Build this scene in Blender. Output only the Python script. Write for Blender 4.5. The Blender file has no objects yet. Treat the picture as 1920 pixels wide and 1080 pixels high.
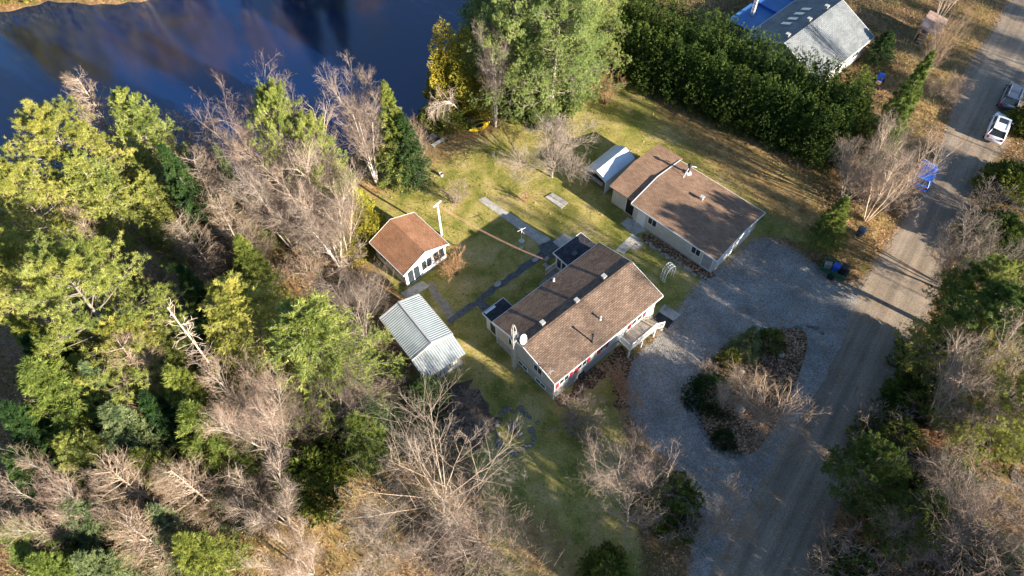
import bpy, bmesh, math, random
import numpy as np
from mathutils import Vector, Matrix
R_ = math.radians
# ------------------------------------------------------------------ camera, sky, sun, exposure
sc = bpy.context.scene
COL = sc.collection
CAM_H = 54.0; FPX = 1343.6; TH = 0.596843; RO = -0.017228
fw = np.array([0, math.sin(TH), -math.cos(TH)]); rt0 = np.array([1, 0, 0.]); up0 = np.cross(rt0, fw)
RT = rt0*math.cos(RO)+up0*math.sin(RO); UP = -rt0*math.sin(RO)+up0*math.cos(RO)
cam = bpy.data.cameras.new('camera'); cam.sensor_width = 36; cam.lens = 36*FPX/1920
cam.clip_end = 2000; cam.clip_start = .5
camo = bpy.data.objects.new('camera', cam); COL.objects.link(camo)
m = Matrix((Vector(RT), Vector(UP), Vector(-fw))).transposed().to_4x4(); m.translation = (0, 0, CAM_H)
camo.matrix_world = m; sc.camera = camo
SUN_EL = 18.0; SUN_AZ = -37.0        # direction the light comes FROM, math angle in the xy plane
sdir = Vector((math.cos(R_(SUN_AZ))*math.cos(R_(SUN_EL)), math.sin(R_(SUN_AZ))*math.cos(R_(SUN_EL)), math.sin(R_(SUN_EL))))
w = bpy.data.worlds.new('World'); sc.world = w; w.use_nodes = True
nt = w.node_tree; nt.nodes.clear()
sky = nt.nodes.new('ShaderNodeTexSky'); sky.sky_type = 'NISHITA'; sky.sun_disc = False
sky.sun_elevation = R_(SUN_EL); sky.sun_rotation = R_(90-SUN_AZ); sky.air_density = 1.0; sky.dust_density = .3; sky.ozone_density = 3.0
bg = nt.nodes.new('ShaderNodeBackground'); bg.inputs[1].default_value = 0.07
wo = nt.nodes.new('ShaderNodeOutputWorld'); nt.links.new(sky.outputs[0], bg.inputs[0]); nt.links.new(bg.outputs[0], wo.inputs[0])
sl = bpy.data.lights.new('sun', 'SUN'); sl.energy = 5.0; sl.angle = R_(.5); sl.color = (1, .89, .74)
so = bpy.data.objects.new('sun', sl); COL.objects.link(so); so.rotation_euler = sdir.to_track_quat('Z', 'Y').to_euler()
sc.view_settings.view_transform = 'Standard'; sc.view_settings.look = 'None'; sc.view_settings.exposure = 1.8; sc.view_settings.gamma = 1

# ------------------------------------------------------------------ helpers
def at(px, py, h=0.0):
    d = fw*FPX+RT*(px-960)-UP*(py-540); t = (h-CAM_H)/d[2]
    q = np.array([0, 0, CAM_H])+d*t
    return Vector((float(q[0]), float(q[1]), h))
def tag(o, label=None, cat=None, group=None, kind=None):
    if label: o['label'] = label
    if cat: o['category'] = cat
    if group: o['group'] = group
    if kind: o['kind'] = kind
    return o
def empty(name, loc, rz=0, label=None, cat=None, group=None):
    o = bpy.data.objects.new(name, None); COL.objects.link(o); o.location = loc; o.rotation_euler = (0, 0, rz); o.empty_display_size = .3
    return tag(o, label, cat, group)
def copy_tree(o, parent=None):
    c = o.copy(); COL.objects.link(c); c.parent = parent
    for ch in list(o.children): copy_tree(ch, c)
    return c

class MB:
    def __init__(s): s.v = []; s.f = []
    def add(s, vs, fs):
        n = len(s.v); s.v += [tuple(map(float, v)) for v in vs]; s.f += [tuple(i+n for i in f) for f in fs]; return s
    def box(s, x0, x1, y0, y1, z0, z1, M=None):
        vs = [(x, y, z) for z in (z0, z1) for x, y in ((x0, y0), (x1, y0), (x1, y1), (x0, y1))]
        if M is not None: vs = [M @ Vector(v) for v in vs]
        return s.add(vs, [(3, 2, 1, 0), (4, 5, 6, 7), (0, 1, 5, 4), (1, 2, 6, 5), (2, 3, 7, 6), (3, 0, 4, 7)])
    def tube(s, pts, r, n=6, cap=True):
        pts = [Vector(p) for p in pts]; rs = r if isinstance(r, (list, tuple)) else [r]*len(pts)
        base = len(s.v)
        for i, p in enumerate(pts):
            d = (pts[min(i+1, len(pts)-1)]-pts[max(i-1, 0)]).normalized()
            a = d.orthogonal().normalized() if i == 0 else (a-d*a.dot(d)).normalized()
            b = d.cross(a)
            for k in range(n):
                t = 2*math.pi*k/n; s.v.append(tuple(p+(a*math.cos(t)+b*math.sin(t))*rs[i]))
        for i in range(len(pts)-1):
            for k in range(n):
                s.f.append((base+i*n+k, base+i*n+(k+1) % n, base+(i+1)*n+(k+1) % n, base+(i+1)*n+k))
        if cap:
            s.f.append(tuple(base+k for k in range(n))[::-1]); s.f.append(tuple(base+(len(pts)-1)*n+k for k in range(n)))
        return s
    def prism(s, poly, z0, z1):
        n = len(poly); b = len(s.v)
        s.v += [(x, y, z0) for x, y in poly]+[(x, y, z1) for x, y in poly]
        s.f.append(tuple(b+i for i in range(n))[::-1]); s.f.append(tuple(b+n+i for i in range(n)))
        for i in range(n): j = (i+1) % n; s.f.append((b+i, b+j, b+n+j, b+n+i))
        return s
    def lathe(s, c, prof, n=12):
        c = Vector(c); b = len(s.v)
        for r, z in prof:
            for k in range(n): t = 2*math.pi*k/n; s.v.append((c.x+r*math.cos(t), c.y+r*math.sin(t), c.z+z))
        for i in range(len(prof)-1):
            for k in range(n): s.f.append((b+i*n+k, b+i*n+(k+1) % n, b+(i+1)*n+(k+1) % n, b+(i+1)*n+k))
        s.f.append(tuple(b+k for k in range(n))[::-1]); s.f.append(tuple(b+(len(prof)-1)*n+k for k in range(n)))
        return s
    def build(s, name, mat, parent=None, bevel=0, smooth=False):
        me = bpy.data.meshes.new(name); me.from_pydata(s.v, [], s.f)
        bm = bmesh.new(); bm.from_mesh(me); bmesh.ops.recalc_face_normals(bm, faces=bm.faces)
        if bevel: bmesh.ops.bevel(bm, geom=list(bm.edges), offset=bevel, segments=2, affect='EDGES', clamp_overlap=True)
        bm.to_mesh(me); bm.free()
        if smooth: me.polygons.foreach_set('use_smooth', [True]*len(me.polygons))
        me.materials.append(mat); o = bpy.data.objects.new(name, me); COL.objects.link(o)
        if parent: o.parent = parent
        return o

# ------------------------------------------------------------------ materials
class NB:
    def __init__(s, name):
        s.m = bpy.data.materials.new(name); s.m.use_nodes = True; s.t = s.m.node_tree; s.t.nodes.clear()
        s.out = s.n('ShaderNodeOutputMaterial'); s.b = s.n('ShaderNodeBsdfPrincipled'); s.l(s.b.outputs[0], s.out.inputs[0])
        s.tc = s.n('ShaderNodeTexCoord')
    def n(s, t, **k):
        x = s.t.nodes.new(t)
        for a, b in k.items(): setattr(x, a, b)
        return x
    def l(s, a, b): s.t.links.new(a, b)
    def noise(s, scale, detail=4, rough=.6, vec=None, dist=0):
        x = s.n('ShaderNodeTexNoise'); x.inputs['Scale'].default_value = scale; x.inputs['Detail'].default_value = detail
        x.inputs['Roughness'].default_value = rough; x.inputs['Distortion'].default_value = dist
        s.l(vec if vec is not None else s.tc.outputs['Object'], x.inputs['Vector']); return x.outputs['Fac']
    def vor(s, scale, out='Color', vec=None, feat='F1'):
        x = s.n('ShaderNodeTexVoronoi', feature=feat); x.inputs['Scale'].default_value = scale
        s.l(vec if vec is not None else s.tc.outputs['Object'], x.inputs['Vector']); return x.outputs[out]
    def ramp(s, fac, stops):
        x = s.n('ShaderNodeValToRGB'); s.l(fac, x.inputs[0]); e = x.color_ramp.elements
        while len(e) < len(stops): e.new(.5)
        for i, (p, c) in enumerate(stops):
            e[i].position = p; c = c if isinstance(c, (tuple, list)) else (c, c, c); e[i].color = (*c, 1)
        return x.outputs[0]
    def mix(s, fac, a, b, mode='MIX'):
        x = s.n('ShaderNodeMix', data_type='RGBA', blend_type=mode)
        for v, i in ((fac, 0), (a, 6), (b, 7)):
            if isinstance(v, (int, float)): x.inputs[i].default_value = v if i == 0 else (v, v, v, 1)
            elif isinstance(v, tuple): x.inputs[i].default_value = (*v, 1)
            else: s.l(v, x.inputs[i])
        return x.outputs[2]
    def math(s, op, a, b=0, clamp=False):
        x = s.n('ShaderNodeMath', operation=op, use_clamp=clamp)
        for i, v in enumerate((a, b)):
            if isinstance(v, (int, float)): x.inputs[i].default_value = v
            else: s.l(v, x.inputs[i])
        return x.outputs[0]
    def attr(s, name, out='Fac'):
        x = s.n('ShaderNodeAttribute'); x.attribute_name = name; return x.outputs[out]
    def bump(s, h, strength=.4, dist=.05):
        x = s.n('ShaderNodeBump'); x.inputs['Strength'].default_value = strength; x.inputs['Distance'].default_value = dist
        s.l(h, x.inputs['Height']); s.l(x.outputs[0], s.b.inputs['Normal'])
    def fin(s, col, rough=.8, spec=.3, metal=0):
        if isinstance(col, tuple): s.b.inputs['Base Color'].default_value = (*col, 1)
        else: s.l(col, s.b.inputs['Base Color'])
        s.b.inputs['Roughness'].default_value = rough; s.b.inputs['Specular IOR Level'].default_value = spec; s.b.inputs['Metallic'].default_value = metal
        return s.m
def paint(name, c, rough=.6, var=.25, scale=3, spec=.3, metal=0, bump=0):
    n = NB(name); f = n.noise(scale, 6, .65); f2 = n.noise(scale*9, 3)
    c0 = tuple(x*(1-var) for x in c); c1 = tuple(min(1, x*(1+var*.6)) for x in c)
    col = n.ramp(n.math('ADD', n.math('MULTIPLY', f, .7), n.math('MULTIPLY', f2, .3)), [(.35, c0), (.65, c1)])
    if bump: n.bump(f2, bump, .03)
    return n.fin(col, rough, spec, metal)
def shingle(name, c, c2, course=.15, wid=.36, bumpd=.05):
    n = NB(name); b = n.n('ShaderNodeTexBrick'); n.l(n.tc.outputs['Object'], b.inputs['Vector'])
    b.inputs['Scale'].default_value = 1; b.inputs['Brick Width'].default_value = wid; b.inputs['Row Height'].default_value = course
    b.inputs['Mortar Size'].default_value = .018; b.inputs['Mortar Smooth'].default_value = .4; b.inputs['Bias'].default_value = 0
    b.inputs['Color1'].default_value = (*c, 1); b.inputs['Color2'].default_value = (*c2, 1); b.inputs['Mortar'].default_value = tuple(x*.7 for x in c)+(1,)
    f = n.noise(.7, 6, .7); col = n.mix(1, b.outputs[0], n.ramp(f, [(.3, .68), (.7, 1.15)]), 'MULTIPLY')
    g = n.noise(45, 2, .5); col = n.mix(1, col, n.ramp(g, [(.3, .8), (.7, 1.15)]), 'MULTIPLY')
    n.bump(n.math('SUBTRACT', 1, b.outputs['Fac']), .9, bumpd)
    return n.fin(col, .95, .1)
def siding(name, c, pitch=.11):
    n = NB(name); wv = n.n('ShaderNodeTexWave', wave_type='BANDS', bands_direction='Z', wave_profile='SAW')
    wv.inputs['Scale'].default_value = 2.85*.11/pitch; n.l(n.tc.outputs['Object'], wv.inputs[0])
    f = n.noise(2, 5); col = n.mix(1, tuple(c), n.ramp(f, [(.3, .82), (.7, 1.05)]), 'MULTIPLY'); n.bump(wv.outputs['Fac'], .5, .02)
    return n.fin(col, .6, .3)
def foliage(name, dark, mid, light, trans=.25):
    n = NB(name); r = n.attr('rnd'); oi = n.n('ShaderNodeObjectInfo')
    col = n.ramp(r, [(0, dark), (.5, mid), (1, light)])
    f = n.noise(.55, 3, .5); col = n.mix(1, col, n.ramp(f, [(.3, (.72, .8, .85)), (.7, (1.22, 1.15, 1.0))]), 'MULTIPLY')
    col = n.mix(1, col, n.ramp(oi.outputs['Random'], [(0, (.82, .92, .9)), (1, (1.15, 1.06, .95))]), 'MULTIPLY')
    n.fin(col, .7, .15)
    tr = n.n('ShaderNodeBsdfTranslucent'); n.l(col, tr.inputs[0]); mx = n.n('ShaderNodeMixShader'); mx.inputs[0].default_value = trans
    n.l(n.b.outputs[0], mx.inputs[1]); n.l(tr.outputs[0], mx.inputs[2]); n.l(mx.outputs[0], n.out.inputs[0]); return n.m
def bark(name, a, b, sc_=3):
    n = NB(name); f = n.noise(sc_, 5, .7); oi = n.n('ShaderNodeObjectInfo')
    col = n.ramp(f, [(.35, a), (.65, b)]); col = n.mix(1, col, n.ramp(oi.outputs['Random'], [(0, (.62, .64, .66)), (.5, .95), (1, (1.2, 1.1, 1.0))]), 'MULTIPLY'); return n.fin(col, .9, .1)

M = {}
M['pine'] = foliage('pine needles', (.07, .10, .02), (.28, .30, .07), (.58, .55, .19))
M['wpine'] = foliage('white pine needles', (.06, .11, .03), (.24, .31, .10), (.46, .50, .22))
M['spruce'] = foliage('spruce needles', (.04, .07, .018), (.18, .23, .05), (.38, .41, .12))
M['dpine'] = foliage('shade-toned pine needles', (.03, .055, .015), (.10, .15, .035), (.22, .26, .07))  # pine greens darkened, the shade over these crowns put into the needle colour
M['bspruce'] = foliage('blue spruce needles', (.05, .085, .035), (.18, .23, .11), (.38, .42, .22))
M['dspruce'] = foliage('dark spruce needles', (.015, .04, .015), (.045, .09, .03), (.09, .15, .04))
M['cedar'] = foliage('golden cedar sprays', (.10, .10, .015), (.38, .34, .05), (.62, .52, .12))
M['hedge'] = foliage('hedge sprays', (.035, .07, .018), (.115, .165, .035), (.42, .36, .07))
M['shrub'] = foliage('shrub leaves', (.04, .06, .012), (.14, .18, .035), (.32, .33, .08))
M['bark'] = bark('grey bark', (.20, .165, .135), (.44, .37, .31))
M['twig'] = bark('pinkish twigs', (.19, .14, .115), (.37, .29, .235), .5)
M['greytwig'] = bark('grey twigs', (.19, .16, .13), (.38, .32, .265), .5)
M['tan'] = bark('tan twigs', (.20, .14, .09), (.37, .27, .18), .5)
M['orange'] = bark('russet twigs', (.30, .17, .09), (.50, .32, .19), .5)
M['birch'] = bark('birch bark', (.42, .36, .31), (.85, .77, .70), 4)
M['palebark'] = bark('pale bark', (.32, .27, .22), (.62, .54, .46))
M['darkbark'] = bark('dark bark', (.07, .055, .045), (.16, .13, .11))
M['white'] = paint('white paint', (.78, .78, .76), .5, .08)
M['whitesiding'] = siding('white siding', (.74, .72, .70))
M['beigesiding'] = siding('beige siding', (.56, .52, .45), .2)
M['garsiding'] = siding('cream siding', (.60, .56, .48), .3)
M['found'] = paint('concrete foundation', (.36, .35, .33), .9, .25)
M['concrete'] = paint('path concrete', (.44, .42, .38), .9, .35, 2, bump=.3)
M['slate'] = paint('dark path stone', (.11, .12, .13), .8, .55, 2.5, bump=.3)
M['roofbrown'] = shingle('brown shingles', (.17, .12, .09), (.27, .19, .14))
M['roofgar'] = shingle('tan brown shingles', (.29, .18, .12), (.39, .255, .175))
M['roofcot'] = shingle('reddish brown shingles', (.37, .185, .105), (.46, .25, .15))
M['roofgrey'] = shingle('grey shingles', (.20, .22, .235), (.26, .28, .29))
M['roofdark'] = shingle('dark shingles', (.05, .05, .06), (.09, .09, .10))
M['glass'] = paint('window glass', (.03, .04, .05), .08, .3, spec=.8)
M['black'] = paint('black', (.025, .025, .028), .5, .3)
M['darkdoor'] = paint('dark opening', (.02, .018, .016), .8, .3)
M['red'] = paint('red shutter paint', (.42, .03, .06), .5, .2)
M['grey'] = paint('grey metal', (.35, .36, .38), .4, .2, metal=.3)
M['galv'] = paint('galvanised metal', (.62, .60, .56), .35, .2, metal=.4)
M['wood'] = paint('weathered wood', (.30, .26, .21), .9, .4, bump=.3)
M['deck'] = paint('deck boards', (.34, .31, .27), .85, .3)
M['yellow'] = paint('yellow plastic', (.75, .52, .03), .4, .12)
M['blue'] = paint('blue plastic', (.02, .10, .50), .4, .2)
M['tarp'] = paint('pale blue tarp', (.62, .68, .74), .5, .12, 1.2, bump=.2)
M['bluecover'] = paint('blue pool cover', (.05, .16, .38), .5, .25, .6)
M['green'] = paint('green frame paint', (.03, .20, .08), .5, .3)
M['rust'] = paint('rusty sheet roof', (.36, .25, .20), .7, .6, 1.3, bump=.3)
M['rope'] = paint('clothesline', (.55, .30, .24), .8, .1)
M['tyre'] = paint('tyre rubber', (.02, .02, .022), .9, .2)
M['carwhite'] = paint('white car paint', (.80, .78, .80), .25, .04, spec=.6)
M['cardark'] = paint('dark blue grey car paint', (.06, .08, .12), .2, .1, spec=.7)
M['carblue'] = paint('bright blue car paint', (.02, .14, .60), .25, .08, spec=.6)
M['redlamp'] = paint('red lens', (.45, .02, .02), .2, .1)
M['clearlamp'] = paint('clear lens', (.7, .7, .72), .15, .1)
M['shadestone'] = paint('shade-toned garden rock', (.17, .17, .16), .9, .5, 3, bump=.4)  # darker copy of the field stone, shade put into its colour
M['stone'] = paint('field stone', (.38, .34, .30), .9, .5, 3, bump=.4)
M['flower'] = paint('dried flowers', (.42, .26, .14), .9, .6, 4)
def metalroof():
    n = NB('ribbed metal roof'); wv = n.n('ShaderNodeTexWave', wave_type='BANDS', bands_direction='X', wave_profile='SIN')
    wv.inputs['Scale'].default_value = 1.5; n.l(n.tc.outputs['Object'], wv.inputs[0])
    f = n.noise(1.5, 5); col = n.mix(1, n.ramp(f, [(.3, (.32, .37, .39)), (.7, (.45, .50, .51))]), n.ramp(wv.outputs['Fac'], [(.15, .66), (.5, 1.04)]), 'MULTIPLY')
    n.bump(wv.outputs['Fac'], 1, .05); return n.fin(col, .45, .4, .15)
M['metalroof'] = metalroof()

def ground_mat():
    n = NB('ground soil and grass'); O = n.tc.outputs['Object']
    zc = n.n('ShaderNodeAttribute'); zc.attribute_name = 'zone'; sp = n.n('ShaderNodeSeparateColor'); n.l(zc.outputs['Color'], sp.inputs[0])
    dist = n.noise(.9, 6, .7); fine = n.noise(6, 5, .75); vf = n.noise(22, 3, .7)
    def thr(ch, amp=.8, hard=3):
        v = n.math('ADD', ch, n.math('MULTIPLY', n.math('SUBTRACT', dist, .5), amp)); v = n.math('ADD', v, n.math('MULTIPLY', n.math('SUBTRACT', fine, .5), amp*.6))
        return n.math('ADD', n.math('MULTIPLY', n.math('SUBTRACT', v, .5), hard), .5, True)
    # forest floor
    fl = n.ramp(n.noise(1.6, 8, .75), [(.3, (.05, .038, .022)), (.5, (.15, .10, .055)), (.7, (.27, .18, .10))])
    leafv = n.vor(7); lv = n.n('ShaderNodeSeparateColor'); n.l(leafv, lv.inputs[0])
    lcol = n.ramp(lv.outputs[0], [(0, (.10, .05, .02)), (.5, (.30, .16, .07)), (1, (.52, .33, .17))])
    floor = n.mix(n.ramp(n.noise(2.6, 5, .7), [(.42, .15), (.6, .85)]), fl, lcol)
    mossy = n.mix(n.ramp(n.noise(.35, 4, .6), [(.5, 0.), (.68, .7)]), floor, (.09, .10, .025))
    # lawn
    g = n.ramp(n.noise(.33, 6, .62, dist=.4), [(.3, (.13, .155, .03)), (.43, (.24, .24, .055)), (.53, (.38, .33, .10)), (.66, (.52, .41, .19))])
    g = n.mix(1, g, n.ramp(fine, [(.3, (.55, .6, .6)), (.7, (1.3, 1.25, 1.2))]), 'MULTIPLY')
    g = n.mix(1, g, n.ramp(vf, [(.3, .65), (.7, 1.3)]), 'MULTIPLY')
    g = n.mix(n.ramp(n.noise(2.3, 6, .75), [(.52, 0.), (.68, .55)]), g, (.30, .22, .12))
    # scattered leaves on grass
    lm = n.math('MULTIPLY', n.ramp(lv.outputs[1], [(.80, 0.), (.84, 1.)]), n.ramp(n.noise(.25, 3), [(.42, .05), (.6, 1.)]))
    g = n.mix(n.math('MULTIPLY', lm, .55), g, lcol)
    # dry golden grass (blue channel)
    dry = n.ramp(n.noise(1.1, 7, .7), [(.3, (.16, .095, .04)), (.5, (.32, .21, .085)), (.7, (.46, .33, .16))])
    dirt = n.ramp(n.noise(3, 7, .75), [(.3, (.20, .165, .13)), (.7, (.40, .34, .27))])
    dirt = n.mix(n.ramp(lv.outputs[2], [(.72, 0.), (.78, .8)]), dirt, lcol)
    c = n.mix(thr(sp.outputs[0]), mossy, g); c = n.mix(thr(sp.outputs[2], 1.1, 2), c, dry); c = n.mix(thr(sp.outputs[1]), c, dirt)
    n.bump(n.math('ADD', fine, vf), .7, .06)
    return n.fin(c, .95, .08)
M['ground'] = ground_mat()
def gravel_mat(name, a, b):
    n = NB(name); v = n.vor(14, 'Color'); s1 = n.n('ShaderNodeSeparateColor'); n.l(v, s1.inputs[0])
    col = n.ramp(s1.outputs[0], [(0, a), (1, b)])
    col = n.mix(1, col, n.ramp(n.noise(.35, 6, .65), [(.3, (.55, .54, .53)), (.7, (1.2, 1.16, 1.1))]), 'MULTIPLY')
    col = n.mix(n.ramp(n.noise(.8, 7, .75), [(.5, 0.), (.66, .6)]), col, (.25, .195, .145))
    # scattered leaves
    lf = n.vor(5, 'Color'); s2 = n.n('ShaderNodeSeparateColor'); n.l(lf, s2.inputs[0])
    k = n.math('MULTIPLY', n.ramp(s2.outputs[0], [(.86, 0.), (.9, 1.)]), n.ramp(n.noise(.3, 4), [(.45, 0.), (.6, .8)]))
    col = n.mix(k, col, (.34, .2, .1)); n.bump(n.vor(14, 'Distance'), .8, .04)
    return n.fin(col, .9, .15)
M['gravel'] = gravel_mat('driveway gravel', (.17, .17, .17), (.44, .42, .39))
def road_mat():
    n = NB('worn road'); col = n.ramp(n.noise(9, 6, .8), [(.35, (.16, .13, .10)), (.65, (.40, .325, .245))])
    lf = n.vor(4.5, 'Color'); s2 = n.n('ShaderNodeSeparateColor'); n.l(lf, s2.inputs[0]); col = n.mix(n.math('MULTIPLY', n.ramp(s2.outputs[0], [(.8, 0.), (.84, 1.)]), n.ramp(n.noise(.3, 5), [(.42, 0.), (.56, .7)])), col, (.30, .17, .08))
    mp = n.n('ShaderNodeMapping', vector_type='TEXTURE'); mp.inputs['Rotation'].default_value = (0, 0, R_(54)); mp.inputs['Scale'].default_value = (22, .9, 1); n.l(n.tc.outputs['Object'], mp.inputs[0])
    col = n.mix(1, col, n.ramp(n.noise(1, 4, .6, mp.outputs[0]), [(.38, .75), (.6, 1.1)]), 'MULTIPLY')
    col = n.mix(1, col, n.ramp(n.noise(.5, 5), [(.3, .85), (.7, 1.1)]), 'MULTIPLY'); n.bump(n.noise(25, 3), .4, .03); return n.fin(col, .85, .2)
M['road'] = road_mat()
def water_mat():
    n = NB('lake water'); f = n.noise(.11, 7, .68, dist=.6)
    col = n.ramp(f, [(.48, (.0008, .014, .07)), (.62, (.005, .014, .045)), (.78, (.05, .036, .018))])
    bp = n.noise(5, 5, .7); n.bump(bp, .12, .05); n.fin(col, .05, 1.0)
    return n.m
M['water'] = water_mat()

# ------------------------------------------------------------------ ground, water, road, driveway
rng = np.random.default_rng(7)
def W2(pl): return np.array([at(*p)[:2] for p in pl])
def inside(poly, X, Y):
    r = np.zeros(X.shape, bool); n = len(poly)
    for i in range(n):
        x0, y0 = poly[i]; x1, y1 = poly[(i+1) % n]
        c = (y0 > Y) != (y1 > Y); r ^= c & (X < (x1-x0)*(Y-y0)/(y1-y0+1e-12)+x0)
    return r
def blur(a, k):
    for _ in range(k):
        a = (a+np.roll(a, 1, 0)+np.roll(a, -1, 0)+np.roll(a, 1, 1)+np.roll(a, -1, 1))/5
    return a
WATER = W2([(-500, 470), (-100, 400), (100, 385), (300, 345), (450, 335), (560, 322), (640, 292), (700, 255), (765, 222), (792, 190), (812, 120), (850, 60), (890, 0), (940, -80)])
WATER = np.vstack([WATER, [[20, 128], [0, 126], [-12, 112]], W2([(720, -70), (600, -26), (450, -18), (330, -8), (240, 10), (110, 4), (0, 22), (-120, 45), (-500, 80)])])
GRAVEL = W2([(1322, 508), (1347, 512), (1418, 441), (1462, 452), (1532, 500), (1612, 545), (1660, 580), (1690, 640), (1640, 760), (1570, 900), (1500, 1110), (1290, 1110), (1302, 1010), (1310, 930), (1262, 868), (1215, 835), (1190, 795), (1176, 740), (1172, 695), (1195, 668), (1233, 632), (1250, 592), (1292, 566)])
ISLAND = W2([(1303, 765), (1306, 722), (1325, 682), (1362, 648), (1410, 624), (1470, 616), (1505, 611), (1518, 640), (1500, 700), (1472, 765), (1438, 825), (1410, 855), (1365, 850), (1325, 822)])
ROAD = W2([(1960, -60), (1897, 0), (1868, 52), (1822, 120), (1795, 190), (1770, 262), (1742, 330), (1700, 410), (1655, 478), (1612, 548), (1592, 600), (1570, 660), (1530, 740), (1480, 820), (1440, 880), (1400, 960), (1350, 1040), (1300, 1140), (1480, 1180), (1512, 1080), (1552, 985), (1590, 900), (1625, 810), (1665, 725), (1702, 655), (1742, 588), (1765, 515), (1790, 440), (1830, 345), (1880, 275), (1912, 205), (1942, 130), (1990, 60), (2060, -60)])
LAWN = W2([(690, 372), (760, 320), (790, 265), (880, 262), (930, 245), (1010, 190), (1100, 120), (1180, 150), (1260, 215), (1380, 260), (1500, 330), (1560, 420), (1560, 480), (1460, 440), (1345, 505), (1290, 572), (1245, 600), (1180, 660), (1160, 760), (1180, 850), (1210, 1100), (930, 1100), (900, 900), (860, 820), (720, 800), (700, 740), (850, 640), (760, 560), (700, 500), (650, 480), (640, 400)])
DRY = [W2(p) for p in ([(1200, 180), (1260, 200), (1420, 270), (1540, 380), (1580, 470), (1440, 400), (1300, 280)], [(560, 830), (700, 870), (760, 1100), (480, 1100), (500, 900)],
    [(720, 250), (900, 240), (1060, 110), (1080, 130), (960, 220), (860, 290), (780, 330), (660, 390), (640, 360)], [(940, 1000), (1000, 930), (1120, 1100), (980, 1100)], [(700, 740), (770, 740), (800, 800), (740, 810)],
    [(1700, 60), (1860, 0), (1850, 60), (1780, 170), (1740, 280), (1690, 370), (1620, 480), (1560, 500), (1600, 400), (1700, 200)], [(1830, 800), (1920, 780), (1920, 1000), (1840, 960)], [(1320, 720), (1500, 640), (1460, 780), (1360, 800)], [(640, 470), (690, 470), (740, 560), (700, 560)], [(1160, 690), (1240, 800), (1200, 830), (1150, 740)])]
def axis(lo, hi, st, far):
    a = list(np.arange(lo, hi, st)); d = st; x = a[-1]; r = []
    while x < far: d *= 1.25; x += d; r.append(x)
    d = st; x = a[0]; l = []
    while x > -far: d *= 1.25; x -= d; l.append(x)
    return np.array(l[::-1]+a+r)
gx = axis(-84, 84, .4, 700); gy = axis(6, 102, .4, 700)
GX, GY = np.meshgrid(gx, gy)
wat = inside(WATER, GX, GY).astype(float)
lawn = blur(inside(LAWN, GX, GY).astype(float), 6)
grv = np.maximum(inside(GRAVEL, GX, GY), inside(ROAD, GX, GY)).astype(float)*(1-inside(ISLAND, GX, GY))
grv = blur(grv, 14)*1.15
dry = blur(np.max([inside(d, GX, GY).astype(float) for d in DRY], 0), 25)
wb = blur(wat, 10)
flat = np.clip(blur(((lawn > .3) | (grv > .05)).astype(float), 12), 0, 1)
relief = .18*np.sin(GX*.55+1.3*np.sin(GY*.3))*np.sin(GY*.47+.7)+.08*np.sin(GX*1.9+GY*1.1)
inr = (np.abs(GX) < 85) & (GY > 0) & (GY < 104)
GZ = np.where(inr, relief*np.clip(1-flat*1.4, 0, 1), 0)*(1-wb)-1.1*wb
me = bpy.data.meshes.new('ground'); ny, nx = GX.shape
me.vertices.add(nx*ny); me.vertices.foreach_set('co', np.stack([GX, GY, GZ], -1).ravel())
ii = np.arange(nx*ny).reshape(ny, nx); q = np.stack([ii[:-1, :-1], ii[:-1, 1:], ii[1:, 1:], ii[1:, :-1]], -1).reshape(-1, 4)
me.loops.add(q.size); me.loops.foreach_set('vertex_index', q.ravel()); me.polygons.add(len(q)); me.polygons.foreach_set('loop_start', np.arange(len(q))*4)
me.update(calc_edges=True); me.polygons.foreach_set('use_smooth', [True]*len(q))
ca = me.color_attributes.new('zone', 'FLOAT_COLOR', 'POINT'); ca.data.foreach_set('color', np.stack([lawn, grv, dry, np.ones_like(dry)], -1).ravel())
me.materials.append(M['ground']); go = bpy.data.objects.new('ground', me); COL.objects.link(go); tag(go, kind='structure')
def ragged(poly, amp=.25, step=.5, sd=3):
    r = random.Random(sd); out = []
    for i in range(len(poly)):
        a = Vector(poly[i]); b = Vector(poly[(i+1) % len(poly)]); n = max(1, int((b-a).length/step)); d = (b-a).normalized(); pn = Vector((-d.y, d.x))
        for k in range(n): out.append(a+(b-a)*(k/n)+pn*r.gauss(0, amp))
    return out
def smoothpoly(P, it=2):
    P = [Vector(p) for p in P]
    for _ in range(it):
        Q = []
        for i in range(len(P)): a, b = P[i], P[(i+1) % len(P)]; Q += [a*.75+b*.25, a*.25+b*.75]
        P = Q
    return P
def sheet(name, poly, z, mat):
    bm = bmesh.new(); f = bm.faces.new([bm.verts.new((p[0], p[1], z)) for p in poly]); f.normal_update()
    if f.normal.z < 0: f.normal_flip()
    bmesh.ops.triangulate(bm, faces=[f]); me = bpy.data.meshes.new(name); bm.to_mesh(me); bm.free(); me.materials.append(mat)
    o = bpy.data.objects.new(name, me); COL.objects.link(o); tag(o, kind='structure'); return o
mb = MB(); mb.add([(-300, 20, -.3), (80, 20, -.3), (80, 300, -.3), (-300, 300, -.3)], [(0, 1, 2, 3)])
o = mb.build('water', M['water']); tag(o, kind='structure')
sheet('road', ragged(smoothpoly(ROAD), .12, .5), .010, M['road'])
sheet('driveway', ragged(smoothpoly(GRAVEL), .16, .4), .005, M['gravel'])
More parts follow.
